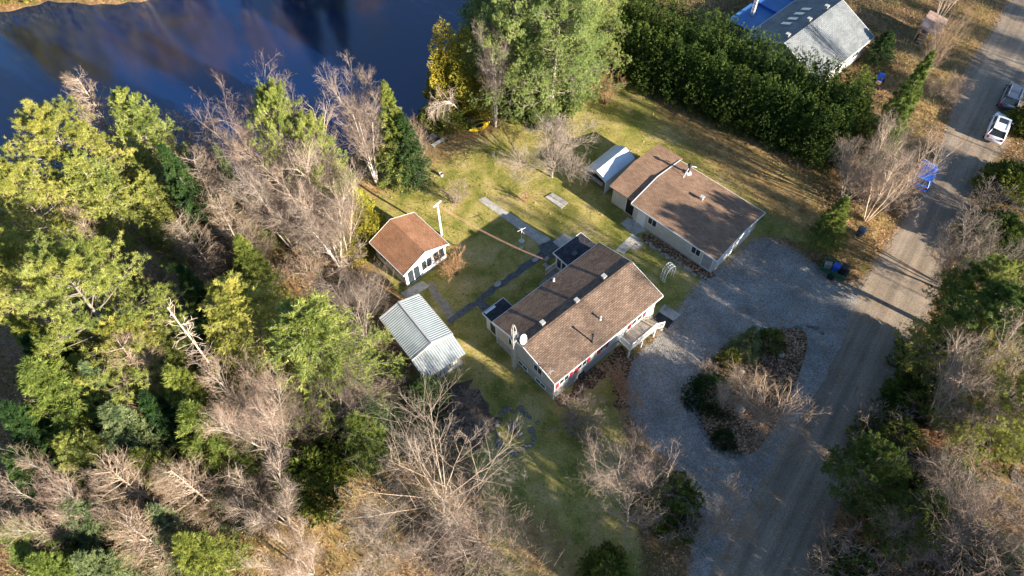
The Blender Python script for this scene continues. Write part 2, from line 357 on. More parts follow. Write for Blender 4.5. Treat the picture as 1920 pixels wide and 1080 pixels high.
def island_soil():
    P = smoothpoly(ISLAND); c = sum(P, Vector((0, 0)))/len(P); mb = MB(); r = random.Random(5); rings = [(1.0, -.02), (.97, .12), (.85, .2), (.6, .3), (.3, .36)]
    n = len(P); vs = []
    for s, z in rings:
        for p in P: q = c+(p-c)*s; vs.append((q.x, q.y, z+(r.uniform(-.04, .04) if s < .97 else 0)))
    vs.append((c.x, c.y, .38)); fs = []
    for i in range(len(rings)-1):
        for k in range(n): fs.append((i*n+k, i*n+(k+1) % n, (i+1)*n+(k+1) % n, (i+1)*n+k))
    b = (len(rings)-1)*n
    for k in range(n): fs.append((b+k, b+(k+1) % n, len(vs)-1))
    mb.add(vs, fs); o = mb.build('island_soil', M['litter'], smooth=True); tag(o, kind='structure')
def litter_mat():
    n = NB('leaf litter'); v = n.vor(8); s = n.n('ShaderNodeSeparateColor'); n.l(v, s.inputs[0])
    c = n.ramp(s.outputs[0], [(0, (.05, .03, .02)), (.45, (.18, .10, .06)), (.8, (.36, .22, .13)), (1, (.5, .36, .24))])
    c = n.mix(1, c, n.ramp(n.noise(.8, 6), [(.3, .5), (.7, 1.2)]), 'MULTIPLY'); n.bump(n.noise(9, 5), .8, .06); return n.fin(c, .95, .1)
M['litter'] = litter_mat()
island_soil()
def leafm(name, a, b, c):
    n = NB(name); return n.fin(n.ramp(n.attr('rnd'), [(0, a), (.5, b), (1, c)]), .85, .15)
M['leaf'] = leafm('fallen leaves', (.13, .07, .03), (.32, .19, .09), (.55, .38, .22))
M['brush'] = leafm('undergrowth stems', (.07, .10, .02), (.20, .19, .07), (.42, .34, .19))
M['grass'] = leafm('grass blades', (.07, .09, .015), (.17, .18, .03), (.33, .29, .07))
M['darklitter'] = paint('dark leaf bed', (.11, .08, .06), .95, .7, 5, bump=.5)
# ------------------------------------------------------------------ paths and slabs
def path(name, px, z, mat, sd, amp=.03): sheet(name, ragged([at(*p)[:2] for p in px], amp, .5, sd), z, M[mat])
path('garden_path', [(897, 375), (909, 369), (1034, 450), (1018, 462)], .012, 'concrete', 1)
path('stone_path', [(1022, 458), (1042, 470), (1012, 490), (925, 550), (848, 607), (836, 601), (912, 545), (1000, 482)], .016, 'slate', 2, .06)
path('porch_step_path', [(1008, 462), (1035, 448), (1062, 462), (1040, 482), (1025, 484)], .020, 'slate', 3)
path('entry_path', [(892, 571), (902, 562), (925, 578), (912, 590)], .020, 'slate', 4)
path('cottage_path', [(798, 533), (812, 526), (853, 592), (840, 601)], .008, 'wood', 5, .08)
path('cottage_slab', [(745, 552), (792, 527), (806, 537), (770, 560)], .020, 'concrete', 6)
path('patio_pad', [(1036, 454), (1058, 437), (1078, 448), (1053, 467)], .024, 'concrete', 7)
path('garage_path', [(1154, 470), (1186, 438), (1200, 448), (1170, 477)], .012, 'concrete', 8)
path('garage_slab', [(1163, 419), (1178, 408), (1216, 432), (1190, 441)], .016, 'concrete', 9)
path('tan_slab', [(1183, 466), (1198, 450), (1207, 456), (1195, 469)], .016, 'found', 10)
path('front_slab', [(1226, 597), (1246, 570), (1276, 590), (1248, 612)], .012, 'concrete', 11)
path('flower_bed', [(1205, 436), (1222, 440), (1340, 514), (1326, 524), (1296, 508), (1250, 478), (1206, 452)], .010, 'litter', 12, .12)
path('house_bed', [(1040, 752), (1110, 690), (1165, 650), (1190, 668), (1172, 700), (1180, 760), (1160, 770), (1140, 700), (1100, 735), (1060, 765)], .010, 'litter', 13, .2)
path('leaf_bed', [(800, 770), (840, 712), (880, 715), (940, 800), (900, 840), (850, 830)], .010, 'darklitter', 14, .3)
path('lane', [(1930, 540), (1925, 690), (1915, 830), (1870, 960), (1960, 1020), (2100, 900), (2100, 500)], .008, 'road', 15, .2)

# ------------------------------------------------------------------ buildings
def LB(x, y, a): # local frame helpers
    return Matrix.Translation((x, y, 0)) @ Matrix.Rotation(R_(a), 4, 'Z')
def gable(name, x, y, a, L, W, he, hr, wallm, roofm, label, cat, x0=0, inset=.3, found=.4, th=.1, y0=0, group=None, roofname='roof', trim='white'):
    """ridge along local x; y from y0 to y0+W (W may be negative)"""
    t = empty(name, (x, y, 0), R_(a), label, cat, group); s = 1 if W > 0 else -1; A = abs(W); YY = lambda v: y0+s*v
    i = inset; dz = (hr-he)/(A/2)
    poly = [(i, 0), (A-i, 0), (A-i, he-th+i*dz-.02), (A/2, hr-th-.02), (i, he-th+i*dz-.02)]
    def ext(mb, X0, X1, P):
        n = len(P); mb.add([(X0, YY(p), z) for p, z in P]+[(X1, YY(p), z) for p, z in P], [tuple(range(n)), tuple(range(n, 2*n))]+[(k, (k+1) % n, n+(k+1) % n, n+k) for k in range(n)])
    mb = MB(); ext(mb, x0+i, x0+L-i, poly); mb.build('wall', M[wallm], t)
    if found: mb = MB(); ext(mb, x0+i-.03, x0+L-i+.03, [(i-.03, -.05), (A-i+.03, -.05), (A-i+.03, found), (i-.03, found)]); mb.build('foundation', M['found'], t)
    mb = MB(); ext(mb, x0, x0+L, [(0, he-th), (0, he), (A/2, hr), (A, he), (A, he-th), (A/2, hr-th)]); r = mb.build('roof', M[roofm], t)
    mb = MB(); g = .09
    for X in (x0-.035, x0+L-.005):
        ext(mb, X, X+.04, [(-.03, he-.2), (-.03, he+.015), (A/2, hr+.015), (A+.03, he+.015), (A+.03, he-.2), (A/2, hr-.2)])
    for v in (-.06, A+.02):
        mb.box(x0, x0+L, min(YY(v), YY(v+.04)), max(YY(v), YY(v+.04)), he-.17, he-.02)
    mb.build('trim', M[trim], r)
    return t, YY
def win(t, face, c, z0, z1, wd, pos, mat='glass', frame='white', name='window', bars=1):
    """face 'y': wall at y=pos spanning x; face 'x': wall at x=pos; pos has outward sign included by caller (thin box centred)"""
    def bx(mb, a0, a1, b0, b1, d0, d1):
        if face == 'y': mb.box(a0, a1, pos-d1, pos+d1, b0, b1)
        else: mb.box(pos-d1, pos+d1, a0, a1, b0, b1)
    mb = MB(); f = .06
    for a0, a1, b0, b1 in ((c-wd/2-f, c+wd/2+f, z0-f, z0), (c-wd/2-f, c+wd/2+f, z1, z1+f), (c-wd/2-f, c-wd/2, z0, z1), (c+wd/2, c+wd/2+f, z0, z1)): bx(mb, a0, a1, b0, b1, 0, .05)
    for k in range(bars): u = c-wd/2+wd*(k+1)/(bars+1); bx(mb, u-.025, u+.025, z0, z1, 0, .045)
    o = mb.build(name, M[frame], t); mb = MB(); bx(mb, c-wd/2, c+wd/2, z0, z1, 0, .03); mb.build('pane', M[mat], o); return o
def slopez(he, hr, A, v): return he+(hr-he)*(1-abs(v-A/2)/(A/2))

# main house
HX, HY, HA, HL, HW, HE, HR = 3.19, 25.19, 40.3, 12.49, 7.54, 3.52, 4.48
house, _ = gable('bungalow', HX, HY, HA, HL, HW, HE, HR, 'beigesiding', 'roofbrown', 'long white bungalow with brown shingled roof and red shutters beside the gravel driveway', 'house', found=1.15)
Hm = LB(HX, HY, HA)
def onroof(px, py, Mx, he, hr, A, up=0, s=1):
    z = (he+hr)/2
    for _ in range(8):
        q = Mx.inverted() @ at(px, py, z+up); z = slopez(he, hr, A, s*q.y)
    return q.x, q.y, z
for u, wd, z0 in ((.11, 1.0, 1.75), (.272, .95, 1.75), (.465, .55, 1.75), (.79, 1.25, 1.75)): win(house, 'y', HL*u, z0, 2.85, wd, .3)
for u in (.05, .17, .22, .33, .428, .502, .722, .865):
    mb = MB(); mb.box(HL*u-.16, HL*u+.16, .22, .29, 1.68, 2.92)
    for k in range(12): mb.box(HL*u-.12, HL*u+.12, .205, .225, 1.72+k*.1, 1.78+k*.1)
    mb.build('shutter', M['red'], house)
d = win(house, 'y', HL*.63, 1.25, 3.05, .8, .3, 'white', name='door', bars=0); MB().box(HL*.63+.25, HL*.63+.3, .2, .24, 2.0, 2.1).build('handle', M['black'], d)
for c in (1.8, 4.0): win(house, 'x', c, .35, .85, 1.1, .28, name='window')
for c in (2.2, 5.3): win(house, 'x', c, 2.0, 2.9, .9, .29, name='window')
for c in (1.8, 4.5, 7.4): win(house, 'y', c, 1.9, 2.9, 1.1, HW-.3)
for c in (2.6, 5.2): win(house, 'x', c, 1.9, 2.9, 1.1, HL-.3)
for yy in (.1, HW-.1):
    MB().tube([(.28, yy+(.12 if yy < 1 else -.12), 3.25), (.24, yy+(.12 if yy < 1 else -.12), .1)], .04, 6).build('downspout', M['white'], house)
hroof = [c for c in house.children if c.name.startswith('roof')][0]
mb = MB(); mb.box(-.01, HL+.01, HW/2-.14, HW/2+.14, HR-.005, HR+.03); mb.build('ridge_cap', M['roofbrown'], hroof)
for px, py in ((1017, 606), (1081, 564), (1132, 519)):
    x, y, z = onroof(px, py, Hm, HE, HR, HW, .2); mb = MB(); mb.box(x-.13, x+.13, y-.13, y+.13, z-.1, z+.28); mb.box(x-.2, x+.2, y-.2, y+.2, z+.28, z+.4); mb.build('roof_vent', M['galv'], hroof, .01)
for px, py, h, mt in ((1038, 526, .35, 'galv'), (1125.5, 598, .45, 'galv'), (1110, 640, 1.1, 'black')):
    x, y, z = onroof(px, py, Hm, HE, HR, HW, .05); mb = MB(); mb.lathe((x, y, z-.1), [(.16, 0), (.12, .14), (.07, .18), (.07, h), (.11, h+.02), (.11, h+.1), (.02, h+.14)], 10); mb.build('pipe_vent', M[mt], hroof)
# rear porch and side entry of the house
def lean(t, name, x0, x1, y0, y1, h0, h1, roofm, sd, open_=()):
    """flat-pitched annex as a part of the house: h0 at the house side (y0), h1 at the outer side (y1)"""
    mb = MB(); i = .18; vs = [(x, y, z) for x in (x0+i, x1-i) for y, z in ((y0, -.02), (y1-i, -.02), (y1-i, h1-.12), (y0, h0-.12))]
    mb.add(vs, [(0, 1, 2, 3), (4, 5, 6, 7), (0, 1, 5, 4), (1, 2, 6, 5), (2, 3, 7, 6), (3, 0, 4, 7)]); p = mb.build(name, M['whitesiding'], t)
    mb = MB(); vs = [(x, y, z+dz) for x in (x0, x1) for y, z in ((y0, h0), (y1, h1)) for dz in (-.1, 0)]
    mb.add(vs, [(0, 1, 3, 2), (4, 5, 7, 6), (0, 1, 5, 4), (2, 3, 7, 6), (1, 3, 7, 5), (0, 2, 6, 4)]); r = mb.build('annex_roof', M[roofm], p)
    mb = MB(); mb.box(x0, x1, y1+.003, y1+.05, h1-.16, h1+.02); mb.box(x0-.05, x0-.003, y0, y1+.05, h1-.16, h1+.02); mb.box(x1+.003, x1+.05, y0, y1+.05, h1-.16, h1+.02); mb.build('trim', M['white'], p)
    return p
po = lean(house, 'rear_porch', 9.15, 12.6, 7.3, 9.9, 2.75, 2.6, 'roofdark', 1)
for c in (7.9, 8.6, 9.25): win(po, 'x', c, .9, 2.2, .5, 9.33, bars=0)
for c in (9.9, 11.0, 12.0): win(po, 'y', c, .9, 2.2, .8, 9.72, bars=0)
MB().box(10.2, 10.7, 8.3, 8.7, 2.65, 2.8).build('skylight', M['slate'], po)
en = lean(house, 'side_entry', .4, 2.7, 7.3, 9.3, 2.55, 2.4, 'roofdark', 2)
MB().box(.5, 1.6, 9.0, 9.2, 2.45, 2.52).build('white_board', M['white'], en)
win(en, 'x', 8.2, .3, 2.0, .7, .58, 'glass', bars=0, name='entry_door')
# porch landing with railing
mb = MB(); mb.box(8.0, 9.3, 8.0, 9.7, .35, .45)
for k in range(3): mb.box(7.6-.0-k*.28, 8.0-k*.28, 8.2, 9.5, .02, .33-k*.1)
ls = mb.build('landing', M['wood'], po)
mb = MB()
for yy in (8.05, 9.65):
    mb.box(8.0, 9.3, yy-.03, yy+.03, 1.25, 1.32); mb.box(8.0, 9.3, yy-.02, yy+.02, .55, .6)
    for k in range(9): mb.box(8.05+k*.15, 8.09+k*.15, yy-.02, yy+.02, .45, 1.28)
mb.build('railing', M['white'], ls)
# front deck, a thing of its own built against the house
dk = empty('front_deck', Hm @ Vector((7.64, -1.18, 0)), R_(HA), 'raised grey deck with white railing at the front of the bungalow', 'deck')
DL, DW, DZ = 3.25, 1.45, 1.2
mb = MB()
for k in range(10): mb.box(.0, DL, k*DW/10, (k+.93)*DW/10, DZ-.05, DZ)
mb.build('floor', M['deck'], dk)
for X, Y in ((.06, .06), (DL-.06, .06), (DL/2, .06)): MB().box(X-.06, X+.06, Y-.06, Y+.06, 0, DZ-.06).build('post', M['white'], dk)
def rail(p, q, z0, z1, par, n):
    mb = MB(); p, q = Vector(p), Vector(q)
    def bar(a, b, r): mb.tube([a, b], r, 4)
    for zz in (.12, .92): bar(Vector((p.x, p.y, z0+zz)), Vector((q.x, q.y, z1+zz)), .045)
    for k in range(n+1):
        u = k/n; c = p.lerp(q, u); z = z0+(z1-z0)*u; bar(Vector((c.x, c.y, z+(.0 if k in (0, n) else .12))), Vector((c.x, c.y, z+(1.02 if k in (0, n) else .92))), .05 if k in (0, n) else .028)
    mb.build('railing', M['white'], par)
rail((.05, .05), (DL-.05, .05), DZ, DZ, dk, 19); rail((.05, .05), (.05, DW-.1), DZ, DZ, dk, 8)
for k in range(5):
    MB().box(DL+.02+k*.25, DL+.25+k*.25, .1, DW-.1, DZ-.24-k*.23, DZ-.2-k*.22).build('step', M['wood'], dk)
rail((DL+.02, .06), (DL+1.2, .06), DZ-.1, .1, dk, 6)
mt_ = MB().box(-.5, .5, -.75, .75, 0, .05).build('door_mat', M['black'], None, .01); mt_.location = at(1243, 601)+Vector((0, 0, .03)); mt_.rotation_euler = (0, 0, R_(HA+10)); tag(mt_, 'black rubber mat on the slab beside the deck stairs', 'mat')
for i, (px, py, r, lb) in enumerate(((1238, 616, .28, 'rounded boulder by the deck stairs, nearest the gravel'), (1222, 622, .2, 'small boulder tucked under the deck stairs'), (1250, 580, .22, 'tan stone by the corner of the bungalow'))):
    mb = MB(); mb.lathe((0, 0, 0), [(r*.8, -.05), (r, r*.3), (r*.85, r*.7), (r*.4, r*.95)], 9); o = mb.build('boulder', M['stone'], None, smooth=True); o.location = at(px, py); tag(o, lb, 'boulder')
# tv mast
def mast(name, loc, h, wd, taper, label):
    t = empty(name, loc, R_(20), label, 'mast'); mb = MB(); c = [(math.cos(R_(k*120)), math.sin(R_(k*120))) for k in range(3)]
    for x, y in c: mb.tube([(x*wd, y*wd, 0), (x*wd, y*wd, h*taper), (x*wd*.25, y*wd*.25, h)], .035, 5)
    mb.build('rails', M['galv'], t); mb = MB(); n = int(h*taper/.4)
    for k in range(n):
        for j in range(3):
            a, b = c[j], c[(j+1) % 3]; mb.tube([(a[0]*wd, a[1]*wd, k*.4+.1), (b[0]*wd, b[1]*wd, k*.4+.5)], .018, 4)
            mb.tube([(a[0]*wd, a[1]*wd, k*.4+.1), (b[0]*wd, b[1]*wd, k*.4+.1)], .018, 4)
    mb.build('lattice', M['galv'], t); return t
mast('lattice_mast', at(964, 690), 7.0, .22, .88, 'white lattice antenna mast at the gable end of the bungalow')
mast('lattice_mast', at(1402, 56), 10, .24, .95, 'tall white lattice mast behind the cedar hedge beside the blue roof')
def dish(loc, r, rz, label):
    t = empty('satellite_dish', loc, rz, label, 'satellite dish'); mb = MB(); T = Matrix.Rotation(R_(62), 4, 'Y'); n = 16
    for z0 in (0, .02):
        pass
    prof = [(.02, .02), (r*.5, .05), (r, .16*r/.4), (r*1.02, .19*r/.4), (r*.98, .17*r/.4), (r*.5, .07), (.03, .04)]
    mb.lathe((0, 0, 0), prof, n); mb.v = [tuple(T @ Vector(v)) for v in mb.v]; mb.build('reflector', M['white'], t, smooth=True)
    MB().tube([(0, 0, -1.0), (0, 0, -.3), (-.03, 0, 0)], .03, 6).build('pole', M['galv'], t)
    MB().tube([(.05, 0, -r*.9), (.45, 0, -r*.3), (.5, 0, 0)], .02, 5).build('feed_arm', M['galv'], t)
x, y, z = onroof(978, 640, Hm, HE, HR, HW, .4); dish(Hm @ Vector((x, y, z+.75)), .42, R_(-30), 'larger white satellite dish on the bungalow roof by the mast')
x, y, z = onroof(967, 632, Hm, HE, HR, HW, .4); dish(Hm @ Vector((x, y, z+.75)), .26, R_(-20), 'smaller white satellite dish between the mast and the larger dish')
x, y, z = onroof(1032, 700, Hm, HE, HR, HW, .2); o = MB().tube([(0, 0, 0), (0, 0, .7)], .025, 5).tube([(-.3, 0, .6), (.3, 0, .6)], .02, 4).tube([(0, -.25, .68), (0, .25, .68)], .02, 4).tube([(-.2, -.15, .45), (.2, .15, .45)], .02, 4).build('antenna', M['galv']); o.location = Hm @ Vector((x, y, z)); tag(o, 'small rooftop antenna near the lowest corner of the bungalow roof', 'antenna')
mb = MB(); mb.lathe((0, 0, 0), [(.3, 0), (.34, .2), (.34, .6), (.28, .75)], 12); o = mb.build('rain_barrel', M['black']); o.location = at(1089, 706); tag(o, 'dark round barrel against the front wall of the bungalow', 'barrel')

# garage
GXx, GYy, GA = 18.31, 37.55, 135.187
Gm = LB(GXx, GYy, GA)
gar, YY = gable('garage', GXx, GYy, GA, 9.75, -7.65, 2.5, 3.12, 'garsiding', 'roofgar', 'large garage with tan brown shingled roof and two white doors facing the gravel', 'garage', found=.15)
gwall = [c for c in gar.children if c.name.startswith('roof')][0]
mb = MB(); i = .3; A = 7.65; y1 = -.35
vs = [(x, y, z) for x in (9.46, 12.4) for y, z in ((y1-.3, -.02), (-A-.1, -.02), (-A-.1, 2.35), (-A/2-.2, 2.88), (y1-.3, 2.25))]
mb.add(vs, [(0, 1, 2, 3, 4), (5, 6, 7, 8, 9)]+[(k, (k+1) % 5, 5+(k+1) % 5, 5+k) for k in range(5)]); ad = mb.build('rear_addition', M['garsiding'], gar)
mb = MB(); vs = [(x, y, z) for x in (9.79, 12.7) for y, z in ((y1, 2.28), (y1, 2.38), (-A/2-.2, 3.0), (-A-.5, 2.4), (-A-.5, 2.3), (-A/2-.2, 2.9))]
mb.add(vs, [tuple(range(6)), tuple(range(6, 12))]+[(k, (k+1) % 6, 6+(k+1) % 6, 6+k) for k in range(6)]); mb.build('addition_roof', M['roofgar'], ad)
MB().add([(9.7, .0, 2.53), (9.8, 0, 2.53), (9.8, -A/2, 3.16), (9.7, -A/2, 3.16), (9.7, -A, 2.53), (9.8, -A, 2.53)], [(0, 1, 2, 3), (3, 2, 5, 4)]).build('flashing', M['white'], gwall)
win(gar, 'y', 7.3, 1.1, 2.0, .9, -.3, bars=1); win(gar, 'y', 2.3, 1.1, 2.0, .9, -.3, bars=1)
win(gar, 'y', 8.55, .05, 2.05, .85, -.3, 'white', bars=0, name='door'); win(gar, 'y', 1.0, .25, 1.9, 1.0, -.3, 'found', bars=0, name='door')
win(ad, 'y', 10.2, .05, 2.0, .9, -.65, 'darkdoor', bars=0, name='door')
for c in (-2.2, -5.3):
    o = win(gar, 'x', c, .05, 2.1, 2.5, .3, 'white', bars=0, name='garage_door'); mb = MB()
    for k in range(4): mb.box(.24, .262, c-1.22, c+1.22, .12+k*.5, .5+k*.5)
    mb.build('panels', M['white'], o)
x, y, z = onroof(1290, 324, Gm, 2.5, 3.12, 7.65, .05, -1)
mb = MB(); mb.lathe((x, y, z-.1), [(.3, 0), (.2, .25), (.13, .28), (.13, 1.15), (.22, 1.18), (.22, 1.26), (.03, 1.4)], 10); ch = mb.build('chimney', M['black'], gwall)
MB().lathe((x, y, z-.05), [(.36, 0), (.26, .22), (.2, .24)], 10).build('flashing', M['white'], ch)
MB().tube([(x, y, z+.85), (x-.1, y+1.2, z-.1)], .03, 5).tube([(x, y, z+1), (x-.5, y-.5, z+.8)], .03, 5).build('brace', M['white'], ch)
x, y, z = onroof(1316, 371, Gm, 2.5, 3.12, 7.65, .2, -1); mb = MB(); mb.box(x-.14, x+.14, y-.14, y+.14, z-.1, z+.28); mb.box(x-.2, x+.2, y-.2, y+.2, z+.28, z+.4); mb.build('roof_vent', M['galv'], gwall, .01)

# cottage
cot, _ = gable('cottage', -9.57, 36.68, 131.8, 5.1, -5.18, 2.29, 3.4, 'whitesiding', 'roofcot', 'small white garden cottage with reddish brown shingled roof by the trees', 'cottage', found=0, inset=.25)
win(cot, 'x', -1.15, .1, 2.0, 1.3, .25, bars=1, name='sliding_door'); win(cot, 'x', -2.65, .75, 2.0, 1.1, .25, bars=1); win(cot, 'x', -4.1, .75, 2.05, 1.2, .25, bars=1)
win(cot, 'y', 1.6, .9, 1.8, 1.3, -.25, bars=1); win(cot, 'y', 3.6, .9, 1.8, 1.0, -.25, bars=1)
# metal roofed shed
SHX, SHY, SHA = -8.18, 27.94, 126.6
shed, _ = gable('garden_shed', SHX, SHY, SHA, 5.0, -3.95, 2.84, 3.46, 'garsiding', 'metalroof', 'garden shed with pale green ribbed metal roof and lean-to at the wood edge', 'shed', found=0, inset=.15, trim='galv')
mb = MB(); vs = [(x, y, z) for x, z in ((.14, 2.45), (-1.5, 1.85)) for y in (-.1, -3.85) for z in (z, -.02)]
mb.add(vs, [(0, 1, 3, 2), (4, 5, 7, 6), (0, 1, 5, 4), (2, 3, 7, 6), (0, 2, 6, 4), (1, 3, 7, 5)]); le = mb.build('lean_to', M['garsiding'], shed)
def mr2():
    n = M['metalroof'].copy(); n.name = 'ribbed metal roof along x'
    for k in n.node_tree.nodes:
        if k.type == 'TEX_WAVE': k.bands_direction = 'Y'
    return n
M['metalroof2'] = mr2()
mb = MB(); vs = [(x, y, z+d_) for x, z in ((.13, 2.56), (-1.75, 1.9)) for y in (.05, -4.0) for d_ in (0, .06)]
mb.add(vs, [(0, 1, 3, 2), (4, 5, 7, 6), (0, 1, 5, 4), (2, 3, 7, 6), (0, 2, 6, 4), (1, 3, 7, 5)]); mb.build('lean_to_roof', M['metalroof2'], le)
win(le, 'x', -1.5, .1, 1.5, .7, -1.5, bars=1, name='shed_door', mat='garsiding', frame='slate'); win(le, 'x', -2.9, .9, 1.5, .7, -1.5, bars=2, mat='garsiding', frame='slate')
MB().box(-.02, 5.02, -2.06, -1.89, 3.43, 3.52).build('ridge_cap', M['galv'], [c for c in shed.children if c.name.startswith('roof')][0])
mb = MB()
for k in range(5): mb.box(1.2, 3.2, .05+k*.16, .15+k*.16, .02, .12+.25*k)
for k in range(6): mb.tube([(1.2+k*.4, .1, 0), (1.2+k*.4, .9, 1.5)], .04, 4)
o = mb.build('pallet_stack', M['wood']); o.location = (SHX, SHY, 0); o.rotation_euler = (0, 0, R_(SHA)); tag(o, 'grey wooden pallets leaning against the shed on its wooded side', 'pallets')
# tent shelter
tn = empty('storage_tent', (9.38, 47.85, 0), R_(44.5), 'pale blue fabric storage tent beside the garage', 'tent')
TL, TW, TE, TR = 4.45, 2.62, 1.83, 2.42
sec = [(0, .05), (0, TE), (TW*.25, TE+.36), (TW/2, TR), (TW*.75, TE+.36), (TW, TE), (TW, .05)]
mb = MB(); ns = 9
for j in range(ns+1):
    x_ = TL*j/ns; sag = .035*(1 if j % 2 else 0)
    mb.v += [(x_, y_, z_-sag*(1 if z_ > 1 else 0)) for y_, z_ in sec]+[(x_, y_+(.03 if y_ < TW/2 else -.03 if y_ > TW/2 else 0), z_-sag-.03) for y_, z_ in sec]
for j in range(ns):
    b = j*14
    for k in range(6): mb.f.append((b+k, b+k+1, b+k+15, b+k+14)); mb.f.append((b+7+k, b+8+k, b+22+k, b+21+k))
mb.f.append(tuple(ns*14+k for k in range(7))); mb.build('cover', M['tarp'], tn)
mb = MB(); mb.add([(-.01, 0, 1.5), (-.01, 0, TE), (-.01, TW/2, TR), (-.01, TW, TE), (-.01, TW, 1.5), (-.01, TW*.8, 1.75), (-.01, TW*.5, 2.0), (-.01, TW*.2, 1.75)], [(0, 1, 7), (1, 2, 6, 7), (2, 3, 5, 6), (3, 4, 5)]); mb.build('front_flap', M['tarp'], tn)
for yy in (.06, TW-.06): MB().tube([(.03, yy, 0), (.03, yy, TE-.05)], .035, 6).build('frame_leg', M['white'], tn)
tb = empty('stored_trailer', tn.matrix_world @ Vector((0, 0, 0)), 0, 'grey utility trailer parked inside the pale blue tent', 'trailer'); tb.location = LB(9.38, 47.85, 44.5) @ Vector((.25, 1.3, 0)); tb.rotation_euler = (0, 0, R_(44.5))
MB().box(0, 2.6, -.8, .8, .45, .55).box(0, .05, -.8, .8, .55, 1.0).box(0, 2.6, -.8, -.75, .55, 1.0).box(0, 2.6, .75, .8, .55, 1.0).build('box', M['grey'], tb)
for s_ in (-.88, .88): MB().tube([(1.3, s_-.07, .3), (1.3, s_+.07, .3)], .3, 14).build('wheel', M['tyre'], tb)
MB().box(.1, 2.0, -.6, .6, .56, 1.15).build('load', M['black'], tb)

# neighbour
NX, NY, NA = 36.14, 63.70, 41.9
nm = LB(NX, NY, NA)
nb, _ = gable('neighbour_house', NX, NY, NA, 11.2, 10.14, 2.5, 4.73, 'whitesiding', 'roofgrey', 'white neighbouring house with pale grey shingled roof behind the hedge', 'house', x0=-4, found=0)
nr = [c for c in nb.children if c.name.startswith('roof')][0]
for px, py in ((1475, 44), (1487, 35), (1499, 25.5), (1512, 17)):
    x, y, z = onroof(px, py, nm, 2.5, 4.73, 10.14, .1); sl_ = math.atan2(2.23, 5.07)
    T = Matrix.Translation((x, y, z+.03)) @ Matrix.Rotation(-sl_, 4, 'X'); MB().box(-.28, .28, -.55, .55, 0, .1, T).build('skylight', M['galv'], nr)
for px, py in ((1477, 66), (1517, 37), (1550, 13)):
    x, y, z = onroof(px, py, nm, 2.5, 4.73, 10.14, .2); mb = MB(); mb.box(x-.15, x+.15, y-.15, y+.15, z-.1, z+.3); mb.box(x-.22, x+.22, y-.22, y+.22, z+.3, z+.42); mb.build('roof_vent', M['galv'], nr)
for c in (1.2, 4.5): win(nb, 'y', c, 1.0, 2.0, 1.2, .3)
bp_ = at(1440, 22, 2.2)
bo = empty('blue_roofed_outbuilding', bp_-Vector((0, 0, 2.2)), R_(NA), 'low outbuilding with a flat blue roof between the hedge and the grey roofed house', 'outbuilding')
MB().box(-4, 4, -2.3, 2.3, 0, 1.85).build('wall', M['slate'], bo)
MB().box(-4.2, .5, -2.5, 2.5, 1.85, 2.0).box(.52, 4.2, -2.5, 2.5, 1.95, 2.12).build('roof', M['bluecover'], bo)
MB().box(.5, .62, -2.5, 2.5, 2.13, 2.3).box(4.1, 4.25, -2.5, 2.5, 2.13, 2.3).build('rim', M['blue'], bo)
ws = empty('wood_shed', (48.96, 68.76, 0), R_(53.2), 'open sided wood shed with rusty sheet roof beside the road', 'shed')
mb = MB(); mb.add([(x, y, z+(.35 if y > 1 else 0)) for z in (2.1, 2.16) for x, y in ((0, 0), (3.9, 0), (3.9, 2.3), (0, 2.3))], [(0, 1, 2, 3), (4, 5, 6, 7), (0, 1, 5, 4), (1, 2, 6, 5), (2, 3, 7, 6), (3, 0, 4, 7)]); mb.build('roof', M['rust'], ws)
for x_ in (.1, 3.8):
    for y_ in (.1, 2.2): MB().box(x_-.06, x_+.06, y_-.06, y_+.06, 0, 2.1+(.3 if y_ > 1 else 0)).build('post', M['wood'], ws)
MB().box(.1, 3.8, 2.16, 2.25, 0, 2.3).build('back_wall', M['darkbark'], ws)
fwd = MB(); r = random.Random(3)
for k in range(60): xx = r.uniform(.3, 3.6); zz = .1+(k//12)*.2; fwd.tube([(xx, 1.2, zz), (xx, 1.9, zz)], .09, 6)
o = fwd.build('firewood_pile', M['bark']); o.location = ws.location; o.rotation_euler = ws.rotation_euler; tag(o, 'stacked firewood under the rusty roofed wood shed', 'firewood')

